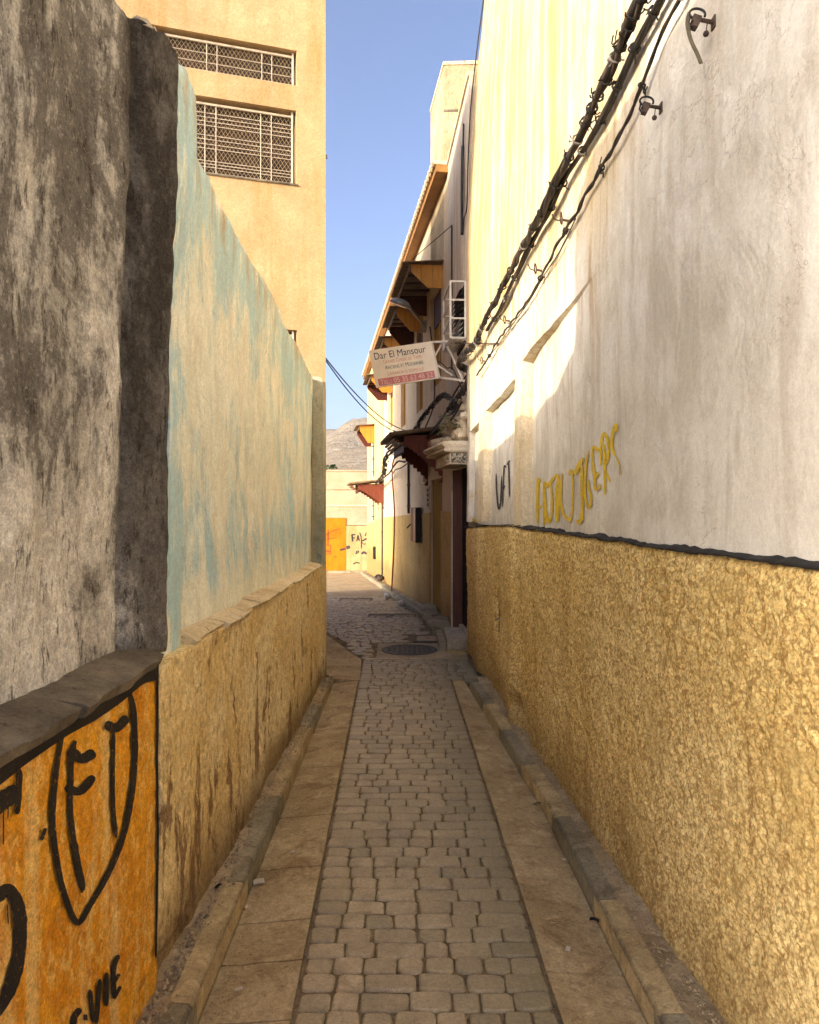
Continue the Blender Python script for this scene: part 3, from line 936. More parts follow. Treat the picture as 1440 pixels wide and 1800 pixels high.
# roughcast base, proud of the plaster, with a ragged top and lumpy ribs
def dz_top(Y): return 1.452 - .035 * np.clip(Y - 6, 0, 3)
def rd_fn(Y, v):
    zt = dz_top(Y) + vn(Y * 7, 1.5, 4) * .014 + vn(Y * 31, 2.5, 4) * .008
    zb = .02
    z = zb + (zt - zb) * v
    rib = .055 * np.exp(-((Y - 5.46) / .085) ** 2) + .035 * np.exp(-((Y - 7.22) / .10) ** 2)
    rough = -.016 * np.clip(vn(Y * 62, z * 62, 2) + .05, 0, 1) + fbm(Y * 20, z * 20, 11, 2, .6) * .009 - .008 * np.clip(vn(Y * 95, z * 95, 21), 0, 1)
    und = fbm(Y * 1.6, z * 1.6, 31, 3) * .025
    foot = .018 * np.clip((.30 - z) / .2, 0, 1) * (.5 + vn(Y * 6, z * 6, 5))
    holec = np.exp(-(((Y - 5.36) / .075) ** 2 + ((z - .17) / .06) ** 2)) * .14
    hole2 = np.exp(-(((Y - 5.18) / .10) ** 2 + ((z - .08) / .06) ** 2)) * .09
    slot = band(Y, 6.28, 6.42, .02) * band(z, .50, .92, .02) * .05
    edge = .020 * np.exp(-((1 - v) / .012))
    x = RW(Y) - .022 - rib + rough + und + foot + holec + hole2 + slot + edge + .030 * np.clip((Y - 8.2) / .16, 0, 1)
    return x, Y, z
us = span((1.0, 1.6, .03), (1.6, 3.2, .0095), (3.2, 5.0, .0135), (5.0, 6.5, .02), (6.5, 8.37, .03))
vs_ = np.linspace(0, 1, 140)
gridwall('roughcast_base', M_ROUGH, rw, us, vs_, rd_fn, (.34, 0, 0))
# narrow pilasters left standing between the sunk panels
M_PILASTER = m_plaster('bare_cream_render', (0.74, 0.63, 0.42), (0.64, 0.52, 0.31), (0.80, 0.70, 0.50), streak=(0.45, 0.30, 0.13), streak_amt=0.6, dirt=(0.22, 0.15, 0.08), dirt_amt=0.7, bump=0.6)
for ya, yb, zt_ in ((5.372, 5.634, 2.60), (7.088, 7.462, 2.50)):
    def pil_fn(U, V):
        z = 1.455 + (zt_ - 1.455) * V
        ed = np.minimum(U - ya, yb - U)
        x = RW(U) + rw_noise(U, z) - .009 + .012 * np.clip((.02 - ed) / .02, 0, 1) * (vn(z * 21, U * 0 + 3.3, 4) > .12)
        return x, U + vn(z * 13, V * 0 + 1.1, 6) * .006, z
    gridwall('pilaster', M_PILASTER, rw, np.linspace(ya, yb, 14), np.linspace(0, 1, 60), pil_fn, (.14, 0, 0), True, 40)
# black painted line along the top of the base
def bl_fn(Y, v):
    zt = dz_top(Y) + vn(Y * 7, 1.5, 4) * .014 + vn(Y * 31, 2.5, 4) * .008
    th = (.016 + .012 * vn(Y * 3.1, 8.8, 3) + .008 * vn(Y * 26, v * 2.7, 7)) * np.where(Y > 5.5, .75, 1)
    z = zt - .004 + th * v
    x0 = RW(Y) - .031 + fbm(Y * 1.6, zt * 1.6, 31, 3) * .025 - .05 * np.exp(-((Y - 5.46) / .085) ** 2) - .03 * np.exp(-((Y - 7.22) / .10) ** 2)
    x1 = rw_x(Y, z) - .004
    return np.minimum(x0, x1 + .004) * (1 - v) + x1 * v, Y, z
gridwall('painted_stripe', M_BLACKPAINT, rw, span((1.02, 8.36, .02)), np.array([0, .5, 1.0]), bl_fn, (.03, 0, 0))

# utility slot with a broken metal lid
mb = MB()
mb.prism([(RW(6.3), 6.29, .505), (RW(6.41), 6.41, .515), (RW(6.41), 6.41, .905), (RW(6.3), 6.29, .915)], (.03, 0, 0), (.012, 0, 0))
slot = mb.build('recess_panel', M_IRON, rw)
mb = MB().bar((RW(6.3) - .01, 6.29, .67), (RW(6.4) - .012, 6.41, .64), .012)
mb.build('broken_bar', M_WIREG, rw)

# painted writing on the right wall
def ribbon(mb, pts, w, place, taper=True, seed=0, k=6):
    """flat stroke: pts are wall coordinates (u,z); place(u,z) gives the 3D point just off the wall"""
    P = catmull([(p[0], p[1], 0) for p in pts], k)
    n = len(P)
    vs, fs = [], []
    rr = random.Random(seed)
    for i, p in enumerate(P):
        t = P[min(i + 1, n - 1)] - P[max(i - 1, 0)]
        if t.length < 1e-9: t = Vector((1, 0, 0))
        t.normalize()
        nn = Vector((-t.y, t.x, 0))
        s = 1.0
        if taper:
            e = min(i, n - 1 - i) / max(1, n * .12)
            s = .45 + .55 * min(1, e)
        ww = w * s * (1 + rr.uniform(-.07, .07)) / 2
        for sg in (-1, 1):
            q = p + nn * (sg * ww)
            vs.append(place(q.x, q.y))
    for i in range(n - 1): fs.append((2 * i, 2 * i + 1, 2 * i + 3, 2 * i + 2))
    mb.add(vs, fs)
def v_of(Y, z):                                   # invert the shear
    v = z
    for _ in range(6):
        v = z + 0.045 * (Y - 5) * float(np.clip((v - 1.5) / .9, 0, 1) * np.clip((4.2 - v) / 1.2, 0, 1))
    return v
def on_plaster(Y, z):
    v = v_of(Y, z)
    return (float(rw_x(np.array(Y), np.array(v))) - .0115, Y, z)
def zpts(L, sc, ox, oy, f): return [f(ox + x / sc, oy + y / sc) for x, y in L]
def seen_on_plaster(px, py, out=.0055):
    k = (px - CX) / FPX
    def gap(Y): return k * Y - (float(rw_x(np.array(Y), np.array(v_of(Y, EYE + (CY - py) / FPX * Y)))) - out)
    Y = 1.5
    while Y < 8.3 and gap(Y) < 0: Y += .03
    lo, hi = Y - .03, Y
    for _ in range(10):
        m_ = (lo + hi) / 2
        if gap(m_) < 0: lo = m_
        else: hi = m_
    return (k * hi, hi, EYE + (CY - py) / FPX * hi)
yel = [([(600, 960), (598, 760), (605, 590), (625, 610)], 1), ([(600, 825), (630, 815)], 1.2),
       ([(655, 980), (660, 800), (657, 620), (680, 645), (715, 605), (745, 560)], 1.1), ([(690, 625), (715, 660), (720, 850), (705, 950)], .8), ([(662, 740), (668, 860), (690, 950), (712, 900)], 1.2),
       ([(745, 550), (772, 575), (780, 760), (766, 945), (758, 760), (765, 610)], 1), ([(805, 540), (795, 780), (822, 885), (850, 915), (885, 940)], 1),
       ([(862, 550), (880, 510), (895, 600), (893, 830), (880, 945)], .75), ([(880, 510), (920, 530), (950, 460), (990, 410)], 1.4),
       ([(970, 450), (975, 700), (975, 880), (945, 965)], 1.1), ([(935, 930), (950, 950), (985, 900)], 1.4),
       ([(1028, 350), (1005, 500), (1000, 700), (1020, 812), (1040, 820), (1052, 740), (1030, 650), (1035, 590)], .9),
       ([(1060, 320), (1065, 450), (1080, 570), (1085, 660), (1110, 670), (1130, 630)], 1), ([(1062, 312), (1120, 342)], 1.3), ([(1080, 575), (1115, 530)], 1.3),
       ([(1170, 720), (1166, 500), (1160, 290)], .9), ([(1130, 470), (1140, 260), (1165, 200), (1195, 280), (1190, 420), (1165, 490), (1215, 610)], 1),
       ([(1268, 190), (1260, 125), (1235, 200), (1225, 310), (1255, 390)], 1.1), ([(1255, 390), (1290, 470), (1293, 560)], .5),
       ([(100, 620), (96, 690), (80, 700)], .9), ([(52, 700), (55, 950)], .4), ([(66, 945), (74, 925)], 1.3)]
mb = MB()
for i, (L, wf) in enumerate(yel):
    ribbon(mb, [(820 + x / 4.8, 720 + y / 4.8) for x, y in L], 5.0 * wf, seen_on_plaster, seed=i)
mb.build('yellow_graffiti', M_YELLOWSPRAY, rw, fix=False)
mb = MB()
for i, L in enumerate([[(250, 540), (255, 700), (272, 840), (290, 760), (296, 560)], [(305, 825), (310, 640), (320, 480), (335, 490)], [(308, 680), (326, 640)], [(343, 468), (352, 448), (367, 430)], [(356, 440), (363, 740)]]):
    ribbon(mb, [(820 + x / 4.8, 720 + y / 4.8) for x, y in L], 2.4, seen_on_plaster, seed=i)
mb.build('dark_graffiti', M_DARKSPRAY, rw, fix=False)

# ---------------------------------------------------------------- left near wall (stained) and its orange base
lw = thing('stained_wall', (-.9, 1.5, 0), 'old wall black with mould above an orange painted base at the near left', 'wall')
def path_x(u):  # plan path: straight, then the pier turning towards the alley
    X = np.where(u < 2.45, -.955, np.where(u < 2.475, -.955 + (u - 2.45) / .025 * .018, -.937 + np.clip((u - 2.475) / .135, 0, 1) * .082))
    return X
def top_dark(u):
    t = np.interp(u, [-4, 2.12, 2.22, 2.29, 2.345, 2.40, 2.47, 2.56, 2.66], [4.13, 4.13, 3.6, 3.30, 3.15, 3.16, 3.19, 3.19, 3.12])
    return t + vn(u * 23, 4.4, 6) * .045 + vn(u * 60, 4.4, 9) * .02
def dk_fn(U, V):
    z = 1.10 + (top_dark(U) - 1.10) * V
    lean = .065 * np.clip((z - 1.1) / 2.2, 0, 1.4) * np.clip((U - 2.2) / .3, 0, 1)
    nz = fbm(U * 3, z * 2.2, 41, 4) * .030 + fbm(U * 22, z * 14, 17, 3) * .007
    groove = -.022 * np.exp(-((U - 2.46) / .012) ** 2)
    return path_x(U) + lean + nz + groove, U + .0 * V, z
us = span((.15, 1.2, .2), (1.2, 2.4, .02), (2.4, 2.612, .008))
gridwall('stained_plaster', M_DARK, lw, us, np.linspace(0, 1, 120), dk_fn, (-.35, 0, 0))
# broken crumbly edge stones along the ragged top
for k in range(7):
    u = 2.40 + k * .034
    c = Vector((-.965 + (.07 if u > 2.5 else .0), u, float(top_dark(np.array(u))) + .012))
    mb = MB()
    vs = []
    for a in range(8):
        an = a / 8 * 2 * math.pi
        vs.append((c.x + .05 * math.cos(an) * rnd.uniform(.6, 1.2), c.y + .026 * math.sin(an) * rnd.uniform(.6, 1.2), c.z - .02))
    for a in range(8): vs.append((vs[a][0] * .6 + c.x * .4, vs[a][1] * .6 + c.y * .4, c.z + rnd.uniform(.005, .03)))
    fs = [tuple(range(8, 16)), tuple(range(7, -1, -1))] + [(i, (i + 1) % 8, 8 + (i + 1) % 8, 8 + i) for i in range(8)]
    mb.add(vs, fs).build('coping_rubble', M_RUBBLE, lw)
def lo_fn(U, V):
    z = .02 + 1.075 * V
    return -.825 + .0125 * (U - 2.4) + fbm(U * 2, z * 2, 51, 3) * .012 + fbm(U * 36, z * 36, 13, 3, .6) * .007, U, z
us = span((.15, 1.1, .2), (1.1, 2.475, .014))
gridwall('orange_base', M_ORANGE, lw, us, np.linspace(0, 1, 80), lo_fn, (-.3, 0, 0))
# cement ledge between the two: three cracked lengths
def ledge_piece(name, mat, parent, a, b, xo, xi, zc, th, seed, step=.03, droop=.03):
    us = np.linspace(a, b, max(4, int((b - a) / step)))
    vs, fs = [], []
    k = 6
    for u in us:
        j = lambda s: float(vn(u * 11, s * 3.3, seed))
        x0 = (xo(u) if callable(xo) else xo) + j(1) * .030
        x1 = xi(u) if callable(xi) else xi
        zz = zc(u) if callable(zc) else zc
        vs += [(x0 - .012, u, zz - th + j(2) * .012), (x0, u, zz - th * .5 + j(3) * .01), (x0 - .008, u, zz - droop + j(4) * .008), ((x0 + x1) / 2, u, zz - droop * .4 + j(5) * .008), (x1 - .05, u, zz + .008 + j(6) * .006), (x1 - .05, u, zz - th)]
    n = len(us)
    for i in range(n - 1):
        for q in range(k):
            q2 = (q + 1) % k
            fs.append((i * k + q, i * k + q2, (i + 1) * k + q2, (i + 1) * k + q))
    fs += [tuple(range(k))[::-1], tuple((n - 1) * k + q for q in range(k))]
    return MB().add(vs, fs).build(name, mat, parent)
for i, (a, b) in enumerate([(.15, .6), (.6, 1.30), (1.306, 1.86), (1.866, 2.545)]):
    ledge_piece('ledge', M_LEDGE, lw, a, b, lambda u: -.800 + (-.02 * max(0, u - 2.4) / .14), -.95, 1.135, .058, 60 + i, .03, .026)
# black band painted under the ledge and down the corner
def lo_at(u, z): return (-.825 + .0125 * (u - 2.4) + float(fbm(np.array(u * 2.), np.array(z * 2.), 51, 3)) * .012 + .0055, u, z)
mb = MB()
for i in range(60):
    a, b = 1.0 + 1.45 * i / 60, 1.0 + 1.45 * (i + 1) / 60
    za, zb = 1.042 + .022 * float(vn(a * 6, .4, 3)), 1.042 + .022 * float(vn(b * 6, .4, 3))
    mb.quad(lo_at(a, za), lo_at(b, zb), lo_at(b, 1.085), lo_at(a, 1.085))
mb.build('painted_band', M_BLACKPAINT, lw, fix=False)
mb = MB()
ribbon(mb, [(2.462, 1.09), (2.458, .8), (2.456, .5), (2.452, .14)], .022, lo_at, False, 3, 14)
mb.build('painted_corner_line', M_BLACKPAINT, lw, fix=False)
def on_orange(px, py):
    Y = .825 * FPX / (CX - px)
    return Y, EYE + (CY - py) / FPX * Y
gl = [([(345, 240), (310, 440), (292, 600), (285, 780), (300, 960), (335, 1130), (400, 1282), (470, 1190), (560, 1020), (630, 830), (670, 640), (686, 450), (682, 250), (668, 140), (630, 62)], .023),
      ([(392, 355), (374, 420), (370, 560), (368, 700), (385, 880), (425, 1130)], .020), ([(382, 860), (400, 990), (430, 1120)], .028),
      ([(362, 400), (420, 445), (478, 410)], .040), ([(345, 588), (410, 612), (476, 535)], .032),
      ([(530, 268), (590, 288), (648, 232)], .036), ([(575, 300), (570, 500), (575, 700), (592, 850)], .018),
      ([(-60, 735), (40, 655), (118, 610)], .070), ([(118, 500), (105, 730)], .026), ([(132, 330), (122, 500)], .004),
      ([(-90, 1230), (0, 1150), (60, 1120), (100, 1190), (113, 1300), (95, 1480), (50, 1620), (-20, 1760)], .050),
      ([(252, 800), (228, 862)], .014),
      ([(464, 1625), (478, 1790)], .018), ([(514, 1570), (492, 1800)], .018), ([(546, 1538), (542, 1710)], .016),
      ([(603, 1448), (578, 1520), (578, 1672)], .018), ([(576, 1590), (606, 1545)], .014), ([(576, 1672), (610, 1608)], .014),
      ([(440, 1752), (440, 1782)], .016), ([(418, 1722), (385, 1770), (378, 1850)], .024),
      ([(10, 720), (8, 880)], .005), ([(36, 700), (36, 885)], .005), ([(60, 690), (58, 750)], .005), ([(50, 1190), (52, 1290)], .006)]
mb = MB()
for i, (L, w) in enumerate(gl):
    def on_or(a, b):
        u, z = on_orange(a, b)
        return lo_at(u, max(.03, min(1.09, z)))
    ribbon(mb, [(x / 2.903, 1180 + y / 2.903) for x, y in L], w * 460, on_or, True, i + 20, 9)
mb.build('black_graffiti', M_LETTERBLACK, lw, fix=False)

# ---------------------------------------------------------------- left blue wall and its yellow base
bw = thing('blue_wall', (-.85, 4.7, 0), 'faded pale blue courtyard wall above a peeling yellow base on the left', 'wall')
def top_blue(u):
    t = np.interp(u, [2.55, 2.70, 2.86, 3.10, 3.40, 4.2, 5.2, 6.6, 6.95], [3.12, 3.16, 3.14, 3.06, 3.05, 2.96, 2.88, 2.745, 2.71])
    return t + vn(u * 7, 7.7, 2) * .010 + vn(u * 31, 7.7, 5) * .014
def bl_x(U, z):
    base = np.interp(U, [2.55, 2.875, 2.90, 6.7, 7], [-.848, -.856, -.893, -.862, -.86])
    lean = .05 * np.clip((z - 1.1) / 2.2, 0, 1.3) * np.clip((2.95 - U) / .1, 0, 1)
    return base + lean + fbm(U * 1.7, z * 1.7, 71, 4) * .034 + fbm(U * 12, z * 10, 73, 3) * .006
def blue_fn(U, V):
    z = 1.04 + (top_blue(U) - 1.04) * V
    return bl_x(U, z), U, z
us = span((2.614, 2.87, .02), (2.87, 2.91, .008), (2.91, 6.74, .04))
gridwall('blue_plaster', M_BLUE, bw, us, np.linspace(0, 1, 56), blue_fn, (-.26, 0, 0))
def ld_fn(U, V):
    zt = 1.075 + vn(U * 5, 3.3, 6) * .02
    z = .02 + (zt - .02) * V
    foot = .02 * np.clip((.34 - z) / .2, 0, 1) * (.4 + vn(U * 5, z * 5, 8) * 1.4)
    peel = -.008 * (fbm(U * 3.0, z * 2.0, 81, 4) > .22)
    return -.825 + .0125 * (U - 2.4) + fbm(U * 1.6, z * 1.6, 83, 3) * .022 + fbm(U * 34, z * 30, 85, 3, .6) * .009 - foot * .6 + peel, U, z
us = span((2.478, 4.2, .016), (4.2, 6.93, .03))
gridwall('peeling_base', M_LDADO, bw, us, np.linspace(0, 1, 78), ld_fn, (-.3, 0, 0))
cuts = [2.88, 3.32, 3.71, 4.02, 4.55, 5.15, 5.8, 6.68]
for i, (a, b) in enumerate(zip(cuts[:-1], cuts[1:])):
    ledge_piece('ledge_stone', M_LEDGE2, bw, a + .003, b - .003, lambda u: -.812 + .0125 * (u - 2.4) + (.012 if i % 2 else -.004), lambda u: -.86, 1.105 + rnd.uniform(-.003, .003), .034 + .012 * (i % 3 == 1), 90 + i, .035, .018)
# crumbs of render along the foot of both walls and in the gutters
dm = MB()
def crumb(x, y, z, s):
    a = rnd.uniform(0, 6.28)
    vs = []
    for (px, py, pz) in ((1, 0, 0), (-.6, .8, 0), (-.5, -.9, 0), (0.1, 0, 1)):
        qx, qy = px * math.cos(a) - py * math.sin(a), px * math.sin(a) + py * math.cos(a)
        vs.append((x + qx * s * rnd.uniform(.6, 1.2), y + qy * s * rnd.uniform(.6, 1.2), z + pz * s * rnd.uniform(.5, 1.1) - .001))
    dm.add(vs, [(0, 1, 3), (1, 2, 3), (2, 0, 3)])
for k in range(1500):
    y = 2.2 + 4.7 * rnd.random() ** 1.4
    crumb(-.815 + .0125 * (y - 2.4) + abs(rnd.gauss(0, .04)), y, .040, rnd.choice((.003, .004, .006, .009, .013)))
for k in range(900):
    y = 2.2 + 4.7 * rnd.random() ** 1.3
    crumb(RW(y) - .03 - abs(rnd.gauss(0, .03)), y, .040, rnd.choice((.003, .004, .006, .009)))
for k in range(700):
    y = 2.1 + 4.9 * rnd.random()
    crumb(KL(y) + .02 + abs(rnd.gauss(0, .05)), y, -.018, rnd.choice((.002, .003, .004, .005)))
    y = 2.1 + 4.9 * rnd.random()
    crumb(KR(y) - .02 - abs(rnd.gauss(0, .06)), y, -.018, rnd.choice((.002, .003, .004, .006)))
for k in range(2600):
    y = 2.1 + 5.0 * rnd.random() ** 1.2
    if k % 2: x = KL(y) + .02 + rnd.random() * (SL(y) - KL(y) - .03)
    else: x = SR(y) + .02 + rnd.random() * (KR(y) - SR(y) - .03)
    crumb(x, y, -.006, rnd.choice((.0015, .002, .002, .003)))
o = dm.build('debris', M_DEBRIS, None, fix=False)
o['kind'] = 'stuff'

# ---------------------------------------------------------------- facade builder
def facade(mb, O, ud, nd, L, z0, z1, holes=(), depth=.14, thick=.3, u0=0.0):
    """front with rectangular openings (ua,ub,za,zb), reveals, top, sides, back"""
    O, ud, nd = Vector((O[0], O[1], 0)), Vector((ud[0], ud[1], 0)), Vector((nd[0], nd[1], 0))
    P = lambda u, z, d=0: O + ud * u - nd * d + Vector((0, 0, z))
    us = sorted({u0, L} | {h[0] for h in holes} | {h[1] for h in holes})
    zs = sorted({z0, z1} | {h[2] for h in holes} | {h[3] for h in holes})
    def inhole(u, z): return any(h[0] < u < h[1] and h[2] < z < h[3] for h in holes)
    for a, b in zip(us[:-1], us[1:]):
        for c, d in zip(zs[:-1], zs[1:]):
            if not inhole((a + b) / 2, (c + d) / 2): mb.quad(P(a, c), P(b, c), P(b, d), P(a, d))
    for h in holes:
        a, b, c, d = h[:4]
        dd = h[4] if len(h) > 4 else depth
        mb.quad(P(a, c), P(a, d), P(a, d, dd), P(a, c, dd))
        mb.quad(P(b, c), P(b, d), P(b, d, dd), P(b, c, dd))
        mb.quad(P(a, c), P(b, c), P(b, c, dd), P(a, c, dd))
        mb.quad(P(a, d), P(b, d), P(b, d, dd), P(a, d, dd))
    mb.quad(P(u0, z1), P(L, z1), P(L, z1, thick), P(u0, z1, thick))
    mb.quad(P(u0, z0), P(u0, z1), P(u0, z1, thick), P(u0, z0, thick))
    mb.quad(P(L, z0), P(L, z1), P(L, z1, thick), P(L, z0, thick))
    mb.quad(P(u0, z0, thick), P(L, z0, thick), P(L, z1, thick), P(u0, z1, thick))
    return P

# ---------------------------------------------------------------- beige building on the left
bb = thing('beige_building', (-.77, 6.95, 0), 'tall plain beige building with white grilles over its windows, left', 'building')
mb = MB()
BU, BN = (-.953, -.303), (.303, -.953)
WINS = [(.265, 1.56, 5.415, 5.735), (.27, 1.56, 4.52, 5.19), (.262, .75, 3.07, 3.20)]
BP = facade(mb, (-.77, 6.95), BU, BN, 4.6, .0, 6.9, WINS, .13, .28)
mb.build('front_wall', M_BEIGE, bb, fix=False)
mb = MB()
sd = Vector((-1.73, 7.05, 0)).normalized()
facade(mb, (-.7701, 6.9505), (sd.x, sd.y), (sd.y, -sd.x), 7.25, -.6, 6.895, (), .1, .25)
mb.build('side_wall', M_BEIGE, bb, fix=False)
mb = MB()
mb.prism([BP(.02, 6.80, .1), BP(4.5, 6.80, .1), Vector((-6.2, 13.4, 6.80)), Vector((-2.52, 14.0, 6.80)), ], (0, 0, 0), (0, 0, .06))
mb.build('roof', M_LEDGE, bb)
mb = MB()
mb.prism([(-2.5, 14.0, 0), (-6.2, 13.4, 0), (-6.2, 13.1, 0), (-2.46, 13.75, 0)], (0, 0, -.6), (0, 0, 6.8))
mb.build('back_wall', M_BEIGE, bb)
# grey weathered pier at the foot of the corner, rounded top
mb = MB()
prof = [(-.858, 1.06), (-.766, 1.06), (-.766, 2.68), (-.771, 2.715), (-.783, 2.737), (-.800, 2.748), (-.858, 2.755)]
mb.prism([(x, 6.72, z) for x, z in prof], (0, 0, 0), (0, .22, 0))
mb.build('corner_pier', M_PIER, bb)
mb = MB().box(-.86, -.762, 6.70, 6.942, .0, 1.057)
mb.build('corner_foot', M_LDADO, bb)

def grille(u0, u1, z0, z1, vcols, hrows, deep=.045, mesh_step=.036, bars=True):
    fr = MB()
    P = lambda u, z, d=deep: BP(u, z, d)
    t = .014
    e = .006
    fr.bar(P(u0 + .03, z0 + e), P(u0 + .03, z1 - e), .022, .018)
    fr.bar(P(u1 - .01, z0 + e), P(u1 - .01, z1 - e), .022, .018)
    fr.bar(P(u0 + .03, z1 - .045), P(u1, z1 - .045), .018, .018)
    fr.bar(P(u0 + .03, z0 + .014), P(u1, z0 + .014), .018, .018)
    f = fr.build('window_frame', M_GRILLE, bb)
    for fx in vcols:
        u = u0 + .03 + (u1 - u0 - .03) * fx
        MB().bar(P(u, z0 + .02), P(u, z1 - .045), .007, .007).build('upright_bar', M_GRILLE, f)
    for fz in hrows:
        z = z0 + .014 + (z1 - z0 - .06) * fz
        MB().bar(P(u0 + .04, z, deep + .006), P(u1 - .01, z, deep + .006), .006, .006).build('cross_bar', M_GRILLE, f)
    ms = MB()
    a, b, c, d = u0 + .035, u1 - .012, z0 + .02, z1 - .05
    w, h = b - a, d - c
    sl = 1.5
    for sg in (1, -1):
        k = -h / sl
        while k < w:
            p, q = [], []
            ua, za, ub, zb = k, 0.0, k + h / sl, h
            if ua < 0: za, ua = -ua * sl, 0.0
            if ub > w: zb, ub = h - (ub - w) * sl, w
            if zb > za + .004:
                if sg > 0: A, B = (a + ua, c + za), (a + ub, c + zb)
                else: A, B = (b - ua, c + za), (b - ub, c + zb)
                ms.bar(P(A[0], A[1], deep + .014), P(B[0], B[1], deep + .014), .0020, .0020)
            k += mesh_step
    o = ms.build('wire_mesh', M_MESHW, f, fix=False)
    o['kind'] = 'stuff'
    pn = MB()
    pn.prism([BP(u0 - .01, z0 - .01, .12), BP(u1 + .01, z0 - .01, .12), BP(u1 + .01, z1 + .01, .12), BP(u0 - .01, z1 + .01, .12)], (0, 0, 0), Vector((-.303, .953, 0)) * .05)
    pn.build('window_backing', M_CURTAIN, f)
VC = [.155, .235, .58, .66, .97]
grille(*WINS[0], [.15, .22, .53, .60, .905, .975], [.33, .64])
grille(*WINS[1], [.15, .225, .535, .61, .91, .98], [.10, .145, .19, .37, .43, .50, .56, .70, .76, .82, .88])
grille(*WINS[2], [.3, .6], [.5])
mb = MB()
mb.prism([BP(.255, 4.505, -.012), BP(1.6, 4.505, -.012), BP(1.6, 4.52, -.012), BP(.255, 4.52, -.012)], (0, 0, 0), Vector((-.303, .953, 0)) * .12)
mb.build('window_sill', M_LEDGE, bb)
mb = MB()
mb.box(-.775, -.757, 6.952, 6.975, 4.80, 4.83)
mb.build('hook', M_RUST, bb)
# ---------------------------------------------------------------- house with the stone door hood (right, past the long wall)
h1 = thing('door_house', (.6, 9.4, 0), 'grey plastered house with a dark doorway under a stone hood, right', 'house')
A1_, B1_ = Vector((.662, 8.362, 0)), Vector((.533, 10.62, 0))
u1 = (B1_ - A1_)
L1 = u1.length
u1.normalize()
n1 = Vector((-u1.y, u1.x, 0))
mb = MB()
P1 = facade(mb, A1_, u1, n1, L1, -.1, 6.36, [(.06, 1.04, .15, 2.06, .6)], .12, .62)
mb.build('front_wall', M_GREYPL, h1, fix=False)
mb = MB()
mb.prism([P1(-.0, 6.36, -.02), P1(L1, 6.36, -.02), P1(L1, 6.36, .6), P1(0, 6.36, .6)], (0, 0, .002), (0, 0, .05))
mb.build('parapet_cap', M_LEDGE2, h1)
mb = MB()
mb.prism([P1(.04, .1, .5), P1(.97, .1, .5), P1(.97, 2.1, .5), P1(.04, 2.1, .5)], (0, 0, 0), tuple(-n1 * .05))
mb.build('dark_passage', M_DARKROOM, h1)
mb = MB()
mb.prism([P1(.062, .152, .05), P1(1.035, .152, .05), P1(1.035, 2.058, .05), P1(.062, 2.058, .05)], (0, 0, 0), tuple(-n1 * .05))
mb.build('door', M_DARKROOM, h1)  # black sheet painting the shade of the open doorway, no door leaf
# timber door post, plastered pier and lower ochre wall
mb = MB()
mb.box(.532, .65, 9.32, 9.42, .10, 2.045)
mb.build('door_post', M_DOORPOST, h1)
mb = MB().box(.515, .531, 9.30, 9.44, .10, 2.05)
mb.build('post_edge', M_STONEBLOCK, h1)
mb = MB()
mb.prism([P1(1.10, .02, -.022), P1(L1 - .02, .02, -.022), P1(L1 - .02, 1.53, -.022), P1(1.10, 1.53, -.022)], (0, 0, 0), tuple(-n1 * .05))
mb.build('ochre_base', M_ROUGH2, h1)
mb = MB()
mb.prism([P1(1.10, 1.535, -.015), P1(L1 - .02, 1.535, -.015), P1(L1 - .02, 2.02, -.015), P1(1.10, 2.02, -.015)], (0, 0, 0), tuple(-n1 * .05))
mb.build('pale_pier', M_CREAM, h1)
# stone hood over the door: moulded cornice above a block
hd = []
mb = MB()
mb.prism([(.448, 8.43, 0), (.64, 8.43, 0), (.60, 9.62, 0), (.335, 9.62, 0)], (0, 0, 2.07), (0, 0, 2.205))
hood = mb.build('stone_hood', M_STONEBLOCK, h1)
mb = MB()
mb.prism([(.462, 8.424, 2.085), (.635, 8.424, 2.085), (.635, 8.424, 2.195), (.462, 8.424, 2.195)], (0, 0, 0), (0, .02, 0))
mb.build('speckled_face', M_SPECKLE, hood)
mb = MB()
for k in range(4):
    f0, f1 = .08 + k * .23, .25 + k * .23
    a, b = Vector((.448, 8.43, 0)).lerp(Vector((.335, 9.62, 0)), f0), Vector((.448, 8.43, 0)).lerp(Vector((.335, 9.62, 0)), f1)
    for zz in (2.10, 2.145):
        mb.prism([(a.x, a.y, zz), (b.x, b.y, zz), (b.x, b.y, zz + .03), (a.x, a.y, zz + .03)], (-.008, 0, 0), (.01, 0, 0))
mb.build('carved_panel', M_STONEBLOCK, hood)
mb = MB()
prof = [(0, 2.207), (.05, 2.207), (.075, 2.225), (.06, 2.25), (.085, 2.27), (.10, 2.295), (.085, 2.32), (.0, 2.33)]
near = [(.448 - p * .9, 8.415 - p * .25, z) for p, z in prof]
far = [(.320 - p * 1.5, 9.68 + p * .1, z) for p, z in prof]
nearr = [(.66, 8.415 - p * .25, z) for p, z in prof]
farr = [(.60, 9.68 + p * .1, z) for p, z in prof]
n = len(prof)
vs = nearr + near + far + farr
fs = []
for blk in range(3):
    for i in range(n - 1):
        fs.append((blk * n + i, blk * n + i + 1, (blk + 1) * n + i + 1, (blk + 1) * n + i))
fs.append((n - 1, 2 * n - 1, 3 * n - 1, 4 * n - 1))
fs.append((0, 3 * n, 2 * n, n))
mb.add(vs, fs)
mb.build('cornice', M_STONEBLOCK, hood)
